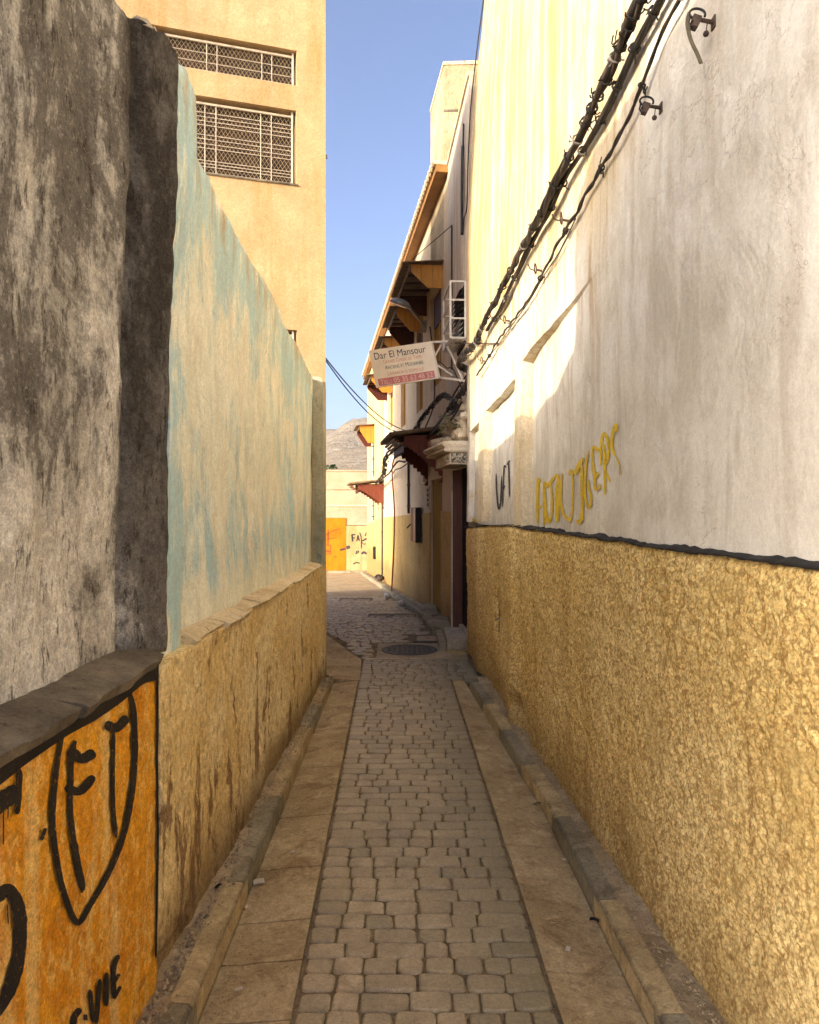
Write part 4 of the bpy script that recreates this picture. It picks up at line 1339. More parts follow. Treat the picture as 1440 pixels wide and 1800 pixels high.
# crumbling mortar, tiles and weeds on top of the hood
def lump(c, r, seed, flat=.7):
    rr = random.Random(seed)
    b = MB()
    n, mrows = 9, 5
    vs = []
    for i in range(mrows + 1):
        th = math.pi * i / mrows
        for k in range(n):
            ph = 2 * math.pi * k / n
            q = r * rr.uniform(.72, 1.18)
            vs.append((c[0] + q * math.sin(th) * math.cos(ph), c[1] + q * math.sin(th) * math.sin(ph), c[2] + q * flat * math.cos(th)))
    fs = []
    for i in range(mrows):
        for k in range(n):
            k2 = (k + 1) % n
            fs.append((i * n + k, i * n + k2, (i + 1) * n + k2, (i + 1) * n + k))
    return b.add(vs, fs)
for i, (x, y, z, r) in enumerate([(.60, 8.52, 2.40, .11), (.62, 8.62, 2.52, .10), (.56, 8.7, 2.40, .11), (.60, 8.85, 2.58, .10), (.50, 8.85, 2.37, .09), (.44, 8.65, 2.35, .06), (.47, 9.2, 2.37, .10), (.36, 9.1, 2.36, .07), (.63, 8.5, 2.62, .06), (.55, 9.1, 2.55, .11), (.38, 9.5, 2.36, .09), (.64, 8.7, 2.72, .07), (.62, 8.95, 2.80, .08), (.64, 8.8, 2.93, .06)]):
    lump((x, y, z), r, i, .8).build('mortar_lump', M_RUBBLE if i % 5 != 4 else M_TERRA, hood)
for i, (x, y) in enumerate([(.30, 9.62), (.29, 9.45), (.31, 9.30)]):
    b = MB()
    b.tube([(x - .05, y - .02, 2.345 + i * .012), (x + .12, y + .02, 2.39 + i * .012)], .042, 8)
    b.build('roof_tile', M_TERRA if i == 1 else M_RUBBLE, hood)
pl = thing('wall_weed', (.50, 8.75, 2.42), 'dry and green weeds growing out of the rubble on the stone door hood', 'weed')
mb, mt = MB(), MB()
for k in range(46):
    bx, by, bz = .52 + rnd.uniform(-.10, .10), 8.72 + rnd.uniform(-.16, .2), 2.42 + rnd.uniform(0, .12)
    dx, dy, dz = rnd.uniform(-.13, .04), rnd.uniform(-.12, .08), rnd.uniform(-.05, .11)
    pts = catmull([(bx, by, bz), (bx + dx * .5, by + dy * .5, bz + abs(dz) * .8 + .02), (bx + dx, by + dy, bz + dz)], 4)
    mt.tube(pts, .0035, 4)
    if k % 2 == 0:
        for q in range(5):
            p = pts[rnd.randrange(3, len(pts))] + Vector((rnd.uniform(-.02, .02), rnd.uniform(-.02, .02), rnd.uniform(-.01, .02)))
            a, b2 = Vector((rnd.uniform(-1, 1), rnd.uniform(-1, 1), rnd.uniform(-.4, .6))).normalized() * .024, Vector((rnd.uniform(-1, 1), rnd.uniform(-1, 1), rnd.uniform(-1, 1))).normalized() * .012
            mb.quad(p - a, p + b2, p + a, p - b2)
mt.build('stem', M_TWIG, pl, fix=False)
mb.build('leaves', M_LEAF, pl, fix=False)['kind'] = 'stuff'
# door step: two courses
ds = thing('doorstep', (.5, 8.65, 0), 'worn pale stone doorstep in front of the dark doorway', 'step')
slab(.405, .638, 8.22, 9.08, .05, .15).build('tread', M_STEP, ds)
slab(.41, .66, 8.235, 9.06, -.06, .0495).build('riser', M_KERBY, ds)
slab(.33, .40, 8.35, 9.3, -.06, .085).build('kerb_stone', M_KERBG, ds)
ds2 = thing('doorstep', (.42, 10.0, 0), 'grey side step between the stone doorstep and the olive door', 'step')
slab(.30, .51, 9.45, 10.3, -.06, .10).build('tread', M_KERBG, ds2)
slab(.22, .42, 10.95, 12.1, -.12, .05).build('tread', M_KERBG, ds2)

# tower on the roof
tw = thing('roof_tower', (.7, 11.2, 6.3), 'square rough plastered roof tower rising above the eaves, right', 'tower')
def tower_fn(U, V): pass
mb = MB()
TY0, TY1 = 10.9, 12.2
TP = [(F2(TY0) - .0, TY0), (F2(TY0) + .60, TY0 - .03), (F2(TY1) + .62, TY1), (F2(TY1), TY1)]
mb.prism([(x, y, 0) for x, y in TP], (0, 0, 5.2), (0, 0, 7.95))
mb.build('tower_wall', M_TOWER, tw)
mb = MB()
mb.prism([(TP[0][0] - .012, TP[0][1] - .012, 0), (TP[1][0] + .02, TP[1][1] - .012, 0), (TP[2][0] + .02, TP[2][1] + .02, 0), (TP[3][0] - .012, TP[3][1] + .02, 0)], (0, 0, 7.952), (0, 0, 8.0))
mb.build('tower_cap', M_LEDGE2, tw)
mb = MB()
mb.prism([(TP[0][0] - .006, TP[0][1] - .008, 0), (TP[1][0], TP[1][1] - .008, 0), (TP[1][0], TP[1][1] + .02, 0), (TP[0][0] - .006, TP[0][1] + .02, 0)], (0, 0, 7.28), (0, 0, 7.31))
mb.build('render_joint', M_LEDGE, tw)

# ---------------------------------------------------------------- curved houses beyond
h2 = thing('hooded_house', (.3, 12.5, 0), 'cream house with wooden hoods over its windows along the curving street', 'house')
def U2(Y): return (Y - 10.55) * F2N
def top2(Y): return 6.40
mb = MB()
O2 = Vector((F2(10.55), 10.55, 0))
holes = [(U2(11.06), U2(12.16), -.06, 2.02, .05), (U2(11.15), U2(12.25), 3.45, 4.95, .10), (U2(13.10), U2(13.95), 3.30, 4.80, .11), (U2(15.7), U2(16.6), 3.3, 4.85, .11), (U2(18.4), U2(19.6), 3.55, 4.75, .11), (U2(12.55), U2(13.1), 2.02, 2.36, .08)]
P2 = facade(mb, O2, F2U, F2O, U2(21.0), -1.2, 6.25, holes, .12, .35)
mb.build('front_wall', M_CREAM, h2, fix=False)
def panel_in(hole, d, mat, name, par, inset=0.0):
    a, b, c, dd = hole[:4]
    q = MB()
    q.prism([P2(a - .01, c - .01, d), P2(b + .01, c - .01, d), P2(b + .01, dd + .01, d), P2(a - .01, dd + .01, d)], (0, 0, 0), tuple(-F2O * .04))
    return q.build(name, mat, par)
panel_in(holes[0], .035, M_OLIVE, 'door', h2)
for h in holes[1:5]:
    w = panel_in(h, .085, M_OLIVE, 'window', h2)
    mid = (h[2] + h[3]) / 2 + .25
    q = MB()
    q.prism([P2(h[0] + .02, mid, .082), P2(h[1] - .02, mid, .082), P2(h[1] - .02, h[3] - .01, .082), P2(h[0] + .02, h[3] - .01, .082)], (0, 0, 0), tuple(F2O * .02))
    q.build('upper_panel', M_MAROON, w)
    for f in (.02, .48, .94):
        q = MB()
        uu = h[0] + (h[1] - h[0]) * f
        q.prism([P2(uu, h[2] + .01, .08), P2(uu + .04, h[2] + .01, .08), P2(uu + .04, mid, .08), P2(uu, mid, .08)], (0, 0, 0), tuple(F2O * .018))
        q.build('shutter_stile', M_OCHREWOOD, w)
w = panel_in(holes[5], .07, M_PANE, 'window', h2)
q = MB()
q.prism([P2(holes[5][0] - .06, 1.97, -.05), P2(holes[5][1] + .06, 1.97, -.05), P2(holes[5][1] + .06, 2.005, -.05), P2(holes[5][0] - .06, 2.005, -.05)], (0, 0, 0), tuple(-F2O * .09))
q.build('window_sill', M_PALETILE, w)
# ochre base, stepped down with the street, left and right of the olive door
def base_piece(Ya, Yb, za, zb, par, mat, out=.02):
    q = MB()
    q.prism([f2p(Ya, gz(Ya) - .1, out), f2p(Yb, gz(Yb) - .1, out), f2p(Yb, zb, out), f2p(Ya, za, out)], (0, 0, 0), tuple(-F2O * (out + .02)))
    return q.build('ochre_base', mat, par)
base_piece(12.17, 15.6, 1.50, 1.42, h2, M_ROUGH2)
base_piece(15.6, 20.96, 1.42, 1.285, h2, M_ROUGH2, .021)
base_piece(10.62, 11.08, 1.53, 1.53, h2, M_ROUGH2)
# house number tiles / plaque by the door
q = MB()
q.prism([f2p(12.26, 1.56, .016), f2p(12.55, 1.56, .016), f2p(12.55, 1.92, .016), f2p(12.26, 1.92, .016)], (0, 0, 0), tuple(-F2O * .02))
pq = q.build('plaque', M_STONEBLOCK, h2)
q = MB()
for k in range(4):
    q.prism([f2p(12.32, 1.60 + k * .08, .022), f2p(12.49, 1.60 + k * .08, .022), f2p(12.49, 1.65 + k * .08, .022), f2p(12.32, 1.65 + k * .08, .022)], (0, 0, 0), tuple(-F2O * .008))
q.build('relief', M_LEDGE, pq)

h3 = thing('end_house', (-.9, 24, -.5), 'sunlit yellow cream house at the far end of the curved row', 'house')
mb = MB()
O3 = Vector((F2(21.0), 21.0, 0)) + F2O * .03
hole3 = [((22.9 - 21) * F2N, (23.7 - 21) * F2N, 3.2, 3.7, .1)]
P3 = facade(mb, O3, F2U, F2O, (27.6 - 21) * F2N, -1.5, 6.22, [], .1, .4)
mb.build('front_wall', M_CREAMY, h3, fix=False)
base_piece(21.02, 27.58, 1.285, .92, h3, M_ROUGH2, .05)
# eaves over both houses
ev = [(h2, 10.55, 15.8), (h2, 15.8, 20.98), (h3, 20.98, 27.8)]
for par, a, b in ev:
    q = MB()
    za, zb = 6.26, 6.26
    q.prism([f2p(a, za, -.3), f2p(a, za, .17), f2p(b, zb, .17), f2p(b, zb, -.3)], (0, 0, 0), (0, 0, .10))
    q.build('eaves_board', M_EAVE, par)
    q = MB()
    q.prism([f2p(a, za + .103, -.3), f2p(a, za + .103, .20), f2p(b, zb + .103, .20), f2p(b, zb + .103, -.3)], (0, 0, 0), (0, 0, .035))
    q.build('roof_edge', M_PALETILE, par)
    nt = int((b - a) / .16)
    tiles = MB()
    for k in range(nt):
        yk = a + (b - a) * (k + .5) / nt
        p0, p1 = f2p(yk, za + .145, -.25), f2p(yk, za + .135, .225)
        tiles.tube([p0, p1], .05, 6)
    o = tiles.build('roof_tiles', M_PALETILE, par, fix=False)
    o['kind'] = 'stuff'

# ---------------------------------------------------------------- wooden hoods
def wood_hood(Y0, Y1, zt, proj, drop, label, wood, front=.26):
    t = thing('window_hood', f2p(Y0, zt - drop), label, 'window hood', 'wooden hoods over the upper windows')
    def pp(Y, p, z): return f2p(Y, zt + z, p)
    poly = [(.002, 0), (proj, -.02), (proj, -.02 - drop * front), (proj * .48, -drop), (.002, -drop)]
    for Yk, sg in ((Y0, 1), (Y1, -1)):
        # planks of the cheek
        for k in range(3):
            pa, pb = proj * k / 3, proj * (k + 1) / 3 - .006
            def zlow(p):
                if p <= proj * .48: return -drop
                f = (p - proj * .48) / (proj * .52)
                return -drop + f * (drop - .02 - drop * front)
            pts = [(pa, -.005), (pb, -.01)]
            pts.append((pb, zlow(pb)))
            if pa < proj * .48 < pb: pts.append((proj * .48, -drop))
            pts.append((pa, zlow(pa)))
            q = MB()
            q.prism([pp(Yk, max(.003, p), z) for p, z in pts], (0, 0, 0), tuple(F2U * (.016 * sg)))
            q.build('plank', wood, t)
        q = MB()
        q.prism([pp(Yk, p, z * .985) for p, z in poly], tuple(F2U * (.018 * sg)), tuple(F2U * (.03 * sg)))
        q.build('lining', M_MAROON, t)
    # roof sheet, corrugated, overhanging
    nY = 24
    q = MB()
    for i in range(nY):
        ya, yb = Y0 - .10 + (Y1 - Y0 + .2) * i / nY, Y0 - .10 + (Y1 - Y0 + .2) * (i + 1) / nY
        w = .018 if i % 2 else 0
        w2 = .018 if (i + 1) % 2 else 0
        A, B, C, D = pp(ya, 0, .045 + w), pp(ya, proj + .12, -.005 + w), pp(yb, proj + .12, -.005 + w2), pp(yb, 0, .045 + w2)
        q.prism([A, B, C, D], (0, 0, 0), (0, 0, -.012))
    q.build('roof_sheet', M_TIN, t, fix=False)
    q = MB()
    q.prism([pp(Y0, proj + .002, -.015), pp(Y1, proj + .002, -.015), pp(Y1, proj + .002, -.085), pp(Y0, proj + .002, -.085)], (0, 0, 0), tuple(F2O * .02))
    q.build('front_board', M_TIN, t)
    for k in range(5):
        ya = Y0 + .05 + (Y1 - Y0 - .1) * k / 4
        MB().bar(pp(ya, .02, -.03), pp(ya, proj - .01, -.045), .03, .03).build('batten', M_MAROON, t)
    return t
wood_hood(11.0, 12.65, 5.11, .47, .34, 'nearest ochre plank hood high above the shop sign, maroon inside', M_OCHREWOOD)
wood_hood(13.0, 14.35, 5.00, .47, .40, 'plank hood with dark seams behind the street lamp head', M_OCHREWOOD)
wood_hood(15.65, 16.9, 5.08, .45, .36, 'small ochre hood just above the top left of the shop sign', M_OCHREWOOD)
wood_hood(18.5, 19.9, 4.80, .52, .42, 'orange hood showing below the bottom edge of the shop sign', M_ORANGEWOOD)
wood_hood(24.0, 25.6, 4.16, .50, .55, 'bright orange hood, farthest one, standing out against the hill', M_ORANGEWOOD)

def saw_hood(Y0, Y1, zt, proj, drop, label, wood):
    t = thing('door_hood', f2p(Y0, zt - drop), label, 'door hood', 'red saw edged hoods over the doors')
    def pp(Y, p, z): return f2p(Y, zt + z, p)
    for Yk, sg in ((Y0, 1), (Y1, -1)):
        pts = [(.003, -.03), (proj * .86, -.03), (proj * .86, -.13)]
        nT = 9
        for k in range(nT):
            f0, f1 = k / nT, (k + 1) / nT
            pa = proj * .86 * (1 - f0) * 1.0 + .003 * f0
            pb = proj * .86 * (1 - f1) + .003 * f1
            za, zb = -.15 - (drop - .25) * f0 ** 1.25, -.15 - (drop - .25) * f1 ** 1.25
            pts += [(pa - .012, za - .055), (pa - (pa - pb) * .65, za - .06), (pb, zb)]
        pts += [(.06, -drop), (.003, -drop)]
        q = MB()
        q.prism([pp(Yk, max(.003, p), z) for p, z in pts], (0, 0, 0), tuple(F2U * (.022 * sg)))
        q.build('saw_edged_cheek', wood, t)
    q = MB()
    q.prism([pp(Y0 - .08, 0, .055), pp(Y0 - .08, proj + .10, -.055), pp(Y1 + .08, proj + .10, -.055), pp(Y1 + .08, 0, .055)], (0, 0, 0), (0, 0, .022))
    rf = q.build('roof', M_TIN, t)
    nt = max(5, int((Y1 - Y0 + .16) / .085))
    for k in range(nt):
        ya = Y0 - .07 + (Y1 - Y0 + .14) * k / (nt - 1)
        q = MB()
        q.tube([pp(ya, .0, .082), pp(ya, proj + .12, -.028)], .030, 7)
        q.build('roof_tile', M_TIN, rf)
    # stepped mouldings and hanging toothed front board
    for k, (o_, z_) in enumerate(((.06, -.075), (.02, -.105), (-.03, -.135))):
        q = MB()
        q.prism([pp(Y0 - .03 + k * .012, proj + o_ - .04, z_), pp(Y1 + .03 - k * .012, proj + o_ - .04, z_), pp(Y1 + .03 - k * .012, proj + o_ - .04, z_ - .028), pp(Y0 - .03 + k * .012, proj + o_ - .04, z_ - .028)], (0, 0, 0), tuple(F2O * .035))
        q.build('front_moulding', wood, t)
    q = MB()
    pts = [(Y0 + .02, -.16), (Y1 - .02, -.16)]
    nT = 12
    for k in range(nT):
        yb = Y1 - .02 - (Y1 - Y0 - .04) * k / nT
        ya = Y1 - .02 - (Y1 - Y0 - .04) * (k + 1) / nT
        pts += [(yb - .005, -.24), ((ya + yb) / 2, -.29), (ya + .005, -.24)]
    q.prism([pp(y, proj * .84, z) for y, z in pts], (0, 0, 0), tuple(F2O * .016))
    q.build('toothed_valance', M_MAROON, t)
    q = MB()
    q.prism([pp(Y0 + .03, .01, -.05), pp(Y0 + .03, proj * .85, -.10), pp(Y1 - .03, proj * .85, -.10), pp(Y1 - .03, .01, -.05)], (0, 0, 0), (0, 0, -.015))
    q.build('soffit', M_MAROON, t)
    return t
saw_hood(11.0, 12.5, 2.66, .66, .72, 'dark red door hood with saw toothed edges beside the stone door hood', M_REDWOOD)
saw_hood(20.9, 22.3, 2.25, .84, .72, 'smaller red brown saw toothed hood farther down the street', M_REDWOOD)

# ---------------------------------------------------------------- wall fittings of the curved houses
def down_pipe(Y, z0, z1, r, mat, label, out=.04):
    t = thing('down_pipe', f2p(Y, z0, out), label, 'pipe')
    q = MB()
    q.tube([f2p(Y, z0, out), f2p(Y, z1, out)], r, 8)
    q.build('pipe', mat, t)
    q = MB()
    for f in (.12, .5, .88):
        z = z0 + (z1 - z0) * f
        q.tube([f2p(Y, z, out), f2p(Y, z + .03, out)], r * 1.35, 8)
    q.build('clip', M_RUST, t)
down_pipe(14.85, 1.46, 2.55, .026, M_CABLE, 'black pipe on the cream wall left of the small window')
down_pipe(20.93, -.45, 2.2, .022, M_CABLE2, 'thin rusty pipe at the joint of the two houses under the small red hood', .05)
down_pipe(24.1, 2.55, 3.62, .035, M_GREYMETAL, 'grey pipe dropping below the farthest orange hood', .08)
down_pipe(24.1, 1.15, 2.05, .035, M_GREYMETAL, 'short grey pipe length behind the small red hood', .08)
mbx = thing('meter_box', f2p(13.2, .96, .02), 'tall dark meter box on the ochre base of the cream house', 'meter box')
q = MB()
q.prism([f2p(13.1, .97, .03), f2p(13.85, .97, .03), f2p(13.85, 1.58, .03), f2p(13.1, 1.58, .03)], (0, 0, 0), tuple(F2O * .09))
q.build('box', M_CABLE, mbx)
q = MB()
q.prism([f2p(13.12, .99, .122), f2p(13.35, .99, .122), f2p(13.35, 1.56, .122), f2p(13.12, 1.56, .122)], (0, 0, 0), tuple(F2O * .012))
q.build('door', M_GREYMETAL, mbx)
q = MB().bar(f2p(13.9, 1.27, .12), f2p(14.0, 1.2, .17), .02)
q.build('handle', M_RUST, mbx)
mb2 = thing('meter_box', f2p(23.4, .2, .05), 'small dark box low on the wall of the end house', 'meter box')
q = MB()
q.prism([f2p(23.2, -.02, .05), f2p(23.5, -.02, .05), f2p(23.5, .36, .05), f2p(23.2, .36, .05)], (0, 0, 0), tuple(F2O * .07))
q.build('box', M_CABLE, mb2)
q = MB()
q.prism([f2p(23.24, .02, .122), f2p(23.46, .02, .122), f2p(23.46, .32, .122), f2p(23.24, .32, .122)], (0, 0, 0), tuple(F2O * .008))
q.build('door', M_RUST, mb2)
rod = thing('leaning_rod', f2p(16.1, gz(16.1), .18), 'thin rusty rod leaning against the ochre base of the cream house', 'rod')
q = MB()
q.tube(catmull([f2p(16.05, gz(16.05) + .05, .26), f2p(17.0, 1.3, .10), f2p(18.1, 2.45, .05), f2p(17.2, 2.75, .06)], 6), .016, 6)
q.build('rod', M_REDSPRAY, rod)

# ---------------------------------------------------------------- window guard on the grey house
wg = thing('window_guard', P1(.6, 3.5, -.1), 'white steel guard box on the small louvred window of the grey house', 'window guard')
ga, gb_, gz0, gz1, go = .26, 1.02, 3.52, 4.16, .17
q = MB()
bars = []
for (u, d) in ((ga, go), (gb_, go), (ga, .0), (gb_, .0)):
    q.bar(P1(u, gz0, -d - .012), P1(u, gz1, -d - .012), .022)
q.build('corner_post', M_WHITEMETAL, wg)
for z in (gz0, gz0 + .22, gz0 + .43, gz1):
    q = MB()
    q.bar(P1(ga, z, -go - .012), P1(gb_, z, -go - .012), .018)
    q.bar(P1(ga, z, -.012), P1(ga, z, -go - .012), .018)
    q.bar(P1(gb_, z, -.012), P1(gb_, z, -go - .012), .018)
    q.build('rail', M_WHITEMETAL, wg)
for k in range(6):
    d = .02 + k * .028
    MB().bar(P1(ga, gz0 - .012, -d), P1(gb_, gz0 - .012, -d), .018, .012).build('floor_slat', M_WHITEMETAL, wg)
q = MB()
q.prism([P1(.28, 3.46, -.02), P1(1.0, 3.46, -.02), P1(1.0, 4.14, -.02), P1(.28, 4.14, -.02)], (0, 0, 0), tuple(-n1 * .03))
lv = q.build('louvred_window', M_DARKROOM, wg)
for k in range(11):
    z = 3.50 + k * .057
    MB().prism([P1(.31, z, -.075), P1(.97, z, -.075), P1(.97, z + .035, -.03), P1(.31, z + .035, -.03)], (0, 0, 0), (0, 0, .006)).build('slat', M_WHITEMETAL if k < 5 else M_RUST, lv)
# rusty crack line and cables hanging on the grey house
def cable(name, pts, r, mat, label, k=8, n=6, parts=None):
    t = thing(name, pts[0], label, 'cable')
    MB().tube(catmull(pts, k), r, n).build('cable', mat, t, smooth=True)
    return t
cable('hanging_cable', [P1(.35, 6.0, -.02), P1(.33, 5.6, -.03), P1(.38, 5.1, -.03), P1(.45, 4.95, -.03)], .011, M_CABLE, 'black loop of cable hanging high on the grey house wall')
cable('hanging_cable', [P1(.42, 5.78, -.02), P1(.40, 5.5, -.03), P1(.42, 5.1, -.03), P1(.42, 4.75, -.03)], .018, M_CABLE, 'thick black cable end dangling beside the loop on the grey house')
cable('wall_cable', [(.83, 8.33, 7.3), (.74, 8.345, 6.6), (.675, 8.34, 6.0), (.645, 8.34, 5.4), (.632, 8.35, 4.9), (P1(.3, 4.9, -.02)), P1(.42, 4.75, -.02)], .008, M_CABLE, 'thin black cable running down the far edge of the long plaster wall')
q = MB()
q.tube(catmull([P1(1.62, 5.3, -.012), P1(1.60, 4.8, -.014), P1(1.63, 4.2, -.012), P1(1.61, 3.4, -.014)], 6), .012, 5)
q.build('rust_streaked_conduit', M_RUST, h1)
stay = thing('stay_wire', P1(1.5, 5.6, 0), 'thin stay wire from the grey wall to the roof of the nearest plank hood', 'wire')
MB().tube([P1(1.65, 5.32, -.0), f2p(11.0, 5.17, .45)], .006, 5).build('wire', M_RUST, stay)

# ---------------------------------------------------------------- street lamp
lamp = thing('street_lamp', f2p(12.8, 4.2, 0), 'grey oval street lamp head on an arm from the cream house', 'street lamp')
lc = at(704, 534, 11.2)
tilt = Matrix.Rotation(R(20), 4, 'Y') @ Matrix.Rotation(R(14), 4, 'X')
def oval(prof, sx=1.0, sy=.62, n=24):
    M = Matrix.Translation(lc) @ tilt @ Matrix.Diagonal((sx, sy, 1, 1))
    b = MB()
    vs = []
    for r, z in prof:
        for k in range(n):
            a = 2 * math.pi * k / n
            vs.append(M @ Vector((r * math.cos(a), r * math.sin(a), z)))
    fs = []
    for i in range(len(prof) - 1):
        for k in range(n): fs.append((i * n + k, i * n + (k + 1) % n, (i + 1) * n + (k + 1) % n, (i + 1) * n + k))
    return b.add(vs, fs)
oval([(.0, .075), (.06, .07), (.11, .052), (.145, .022), (.155, 0), (.150, -.012)], 1.05, 1.5).build('lamp_shade', M_GREYMETAL, lamp, smooth=True)
oval([(.149, -.011), (.12, -.028), (.06, -.040), (.0, -.043)], 1.05, 1.5).build('lens', M_LENS, lamp, smooth=True)
oval([(.150, -.008), (.160, -.008), (.160, -.018), (.148, -.018), (.150, -.008)], 1.05, 1.5).build('rim', M_GREYMETAL, lamp)
arm_end = f2p(12.72, 4.62, .0)
MB().tube(catmull([lc + Vector((.10, .05, -.0)), lc.lerp(arm_end, .45) + Vector((0, 0, .05)), arm_end], 8), .022, 8).build('arm', M_GREYMETAL, lamp, smooth=True)
q = MB()
q.box(-.05, .05, -.05, .05, -.09, .09, Matrix.Translation(arm_end + F2O * .03))
q.build('wall_plate', M_GREYMETAL, lamp)

# ---------------------------------------------------------------- shop sign
SY = 9.0
sg = thing('shop_sign', at(712, 640, SY), 'white carpet shop sign with blue lettering and a pink telephone strip, hanging tilted', 'sign')
TLp, TRp, BLp, BRp = at(647.5, 617, SY), at(758, 599, SY), at(662, 681, SY), at(771, 665.5, SY)
sx = ((TRp - TLp) + (BRp - BLp)) / 2
sy = ((TLp - BLp) + (TRp - BRp)) / 2
SW, SH = sx.length, sy.length
ex = sx.normalized()
ey = sy.normalized()
ez = Vector((0, -1, 0))
org = (TLp + TRp + BLp + BRp) / 4
def sp(x, y, d=0): return org + ex * (x * SW / 2) + ey * (y * SH / 2) + ez * d
M_SIGN = m_plain('cream_sign_enamel', (0.80, 0.73, 0.60), 0.55, 0.12, 5, bump=.05)
M_SIGNPINK = m_plain('pink_sign_paint', (0.55, 0.20, 0.20), 0.6, 0.15, 14, bump=.05)
M_SIGNBLUE = m_plain('navy_sign_paint', (0.02, 0.025, 0.09), 0.6, 0.1, 14, bump=.05)
M_SIGNTEAL = m_plain('dark_teal_sign_paint', (0.02, 0.06, 0.075), 0.6, 0.1, 14, bump=.05)
M_SIGNRED = m_plain('faded_red_sign_paint', (0.56, 0.25, 0.17), 0.6, 0.1, 14, bump=.05)
M_SIGNWHITE = m_plain('pale_pink_sign_paint', (0.76, 0.58, 0.50), 0.6, 0.1, 14, bump=.05)
q = MB()
q.prism([sp(-1, -1), sp(1, -1), sp(1, 1), sp(-1, 1)], (0, 0, 0), (0, .03, 0))
board = q.build('board', M_SIGN, sg)
q = MB()
q.prism([sp(1.005, -1.0), sp(1.05, -1.0), sp(1.05, 1.0), sp(1.005, 1.0)], (0, -.012, 0), (0, .05, 0))
q.build('edge_frame', M_WHITEMETAL, sg)
q = MB()
q.prism([sp(-.90, -.93), sp(.90, -.93), sp(.90, -.56), sp(-.90, -.56)], (0, -.0045, 0), (0, .001, 0))
q.build('pink_strip', M_SIGNPINK, sg)
def text(body, x0, x1, y0, h, mat, name, caps=True, d=.003):
    cu = bpy.data.curves.new(name, 'FONT')
    cu.body = body
    cu.size = 1.0
    cu.small_caps_scale = .78
    if caps:
        for i in range(len(body)): cu.body_format[i].use_small_caps = True
    tmp = bpy.data.objects.new('tmp_text', cu)
    COL.objects.link(tmp)
    bpy.context.view_layer.update()
    me = bpy.data.meshes.new_from_object(tmp.evaluated_get(bpy.context.evaluated_depsgraph_get()))
    bpy.data.objects.remove(tmp)
    co = np.array([v.co[:] for v in me.vertices])
    mn, mx = co[:, 0].min(), co[:, 0].max()
    capm = co[:, 1].max()
    mb_ = MB()
    vs = [sp(x0 + (x1 - x0) * (c[0] - mn) / (mx - mn), y0 + h * c[1] / capm, d) for c in co]
    mb_.add(vs, [tuple(p.vertices) for p in me.polygons])
    bpy.data.meshes.remove(me)
    o = mb_.build(name, mat, sg, fix=False)
    return o
text('Dar El Mansour', -.86, .78, .47, .36, M_SIGNBLUE, 'lettering', False)
text('Grand Choix de Tapis', -.62, .60, .20, .20, M_SIGNRED, 'lettering')
text('Anciens et Modernes', -.60, .62, -.12, .21, M_SIGNTEAL, 'lettering')
text('Livraison \u00e0 domicile', -.55, .60, -.46, .20, M_SIGNRED, 'lettering')
text('Tel.: 05 35 63 48 52', -.84, .84, -.88, .26, M_SIGNWHITE, 'lettering', True, .0065)
# bracket arms from the wall
wl = lambda u, z, d=0: P1(u, z, d)
q = MB()
q.bar(sp(1.03, .95, -.02), wl(.28, 3.50, -.0), .024)
q.bar(sp(1.05, -.95, -.02), wl(.22, 3.02, -.0), .024)
q.bar(sp(1.45, .85, -.02), wl(.34, 3.06, -.03), .018)
q.bar(sp(1.03, .2, -.02), sp(1.45, 1.05, -.02), .02)
q.bar(sp(1.05, -.3, -.02), sp(1.45, -.95, -.02), .02)
q.build('bracket', M_WHITEMETAL, sg)
cable('sign_wire', [sp(1.06, -.1, .01), sp(1.2, -.3, .03), sp(1.32, -.55, .02), sp(1.5, -.62, .0), wl(.3, 2.95, -.05)], .007, M_CABLE, 'curled black wire at the right edge of the shop sign')
cable('down_cable', [f2p(11.6, 4.35, .1), f2p(11.55, 3.9, .06), f2p(11.5, 3.2, .05), f2p(11.4, 2.78, .2)], .012, M_RUST, 'rusty cable dropping from the plank hood to the red door hood')

# ---------------------------------------------------------------- cable bundles on the long wall
def rp(px, py, out=.05):
    Y, z = on_right(px, py)
    v = v_of(Y, z)
    # a point hanging `out` metres off the wall on the same line of sight as the measured spot
    k = (px - CX) / FPX
    for _ in range(5):
        x = float(rw_x(np.array(Y), np.array(v_of(Y, z)))) - out
        Y = x / k
        z = EYE + (CY - py) / FPX * Y
    return Vector((x, Y, z))
def bundle(mb_list, path, ns, R0, r, twist, seed, k=10):
    P = catmull(path, k)
    rr = random.Random(seed)
    n = len(P)
    s = [0]
    for i in range(1, n): s.append(s[-1] + (P[i] - P[i - 1]).length)
    for j in range(ns):
        ph = 2 * math.pi * j / ns + rr.uniform(-.3, .3)
        tw = twist * rr.uniform(.7, 1.3)
        pts = []
        for i, p in enumerate(P):
            t = (P[min(i + 1, n - 1)] - P[max(i - 1, 0)]).normalized()
            a = t.cross(Vector((0, 0, 1))).normalized()
            b = a.cross(t)
            q = R0 * (.55 + .45 * math.sin(s[i] * 3.1 + j * 1.7 + seed)) 
            an = ph + tw * s[i]
            pts.append(p + (a * math.cos(an) + b * math.sin(an)) * q)
        mb_list.append(MB().tube(pts, r * rr.uniform(.75, 1.25), 6))
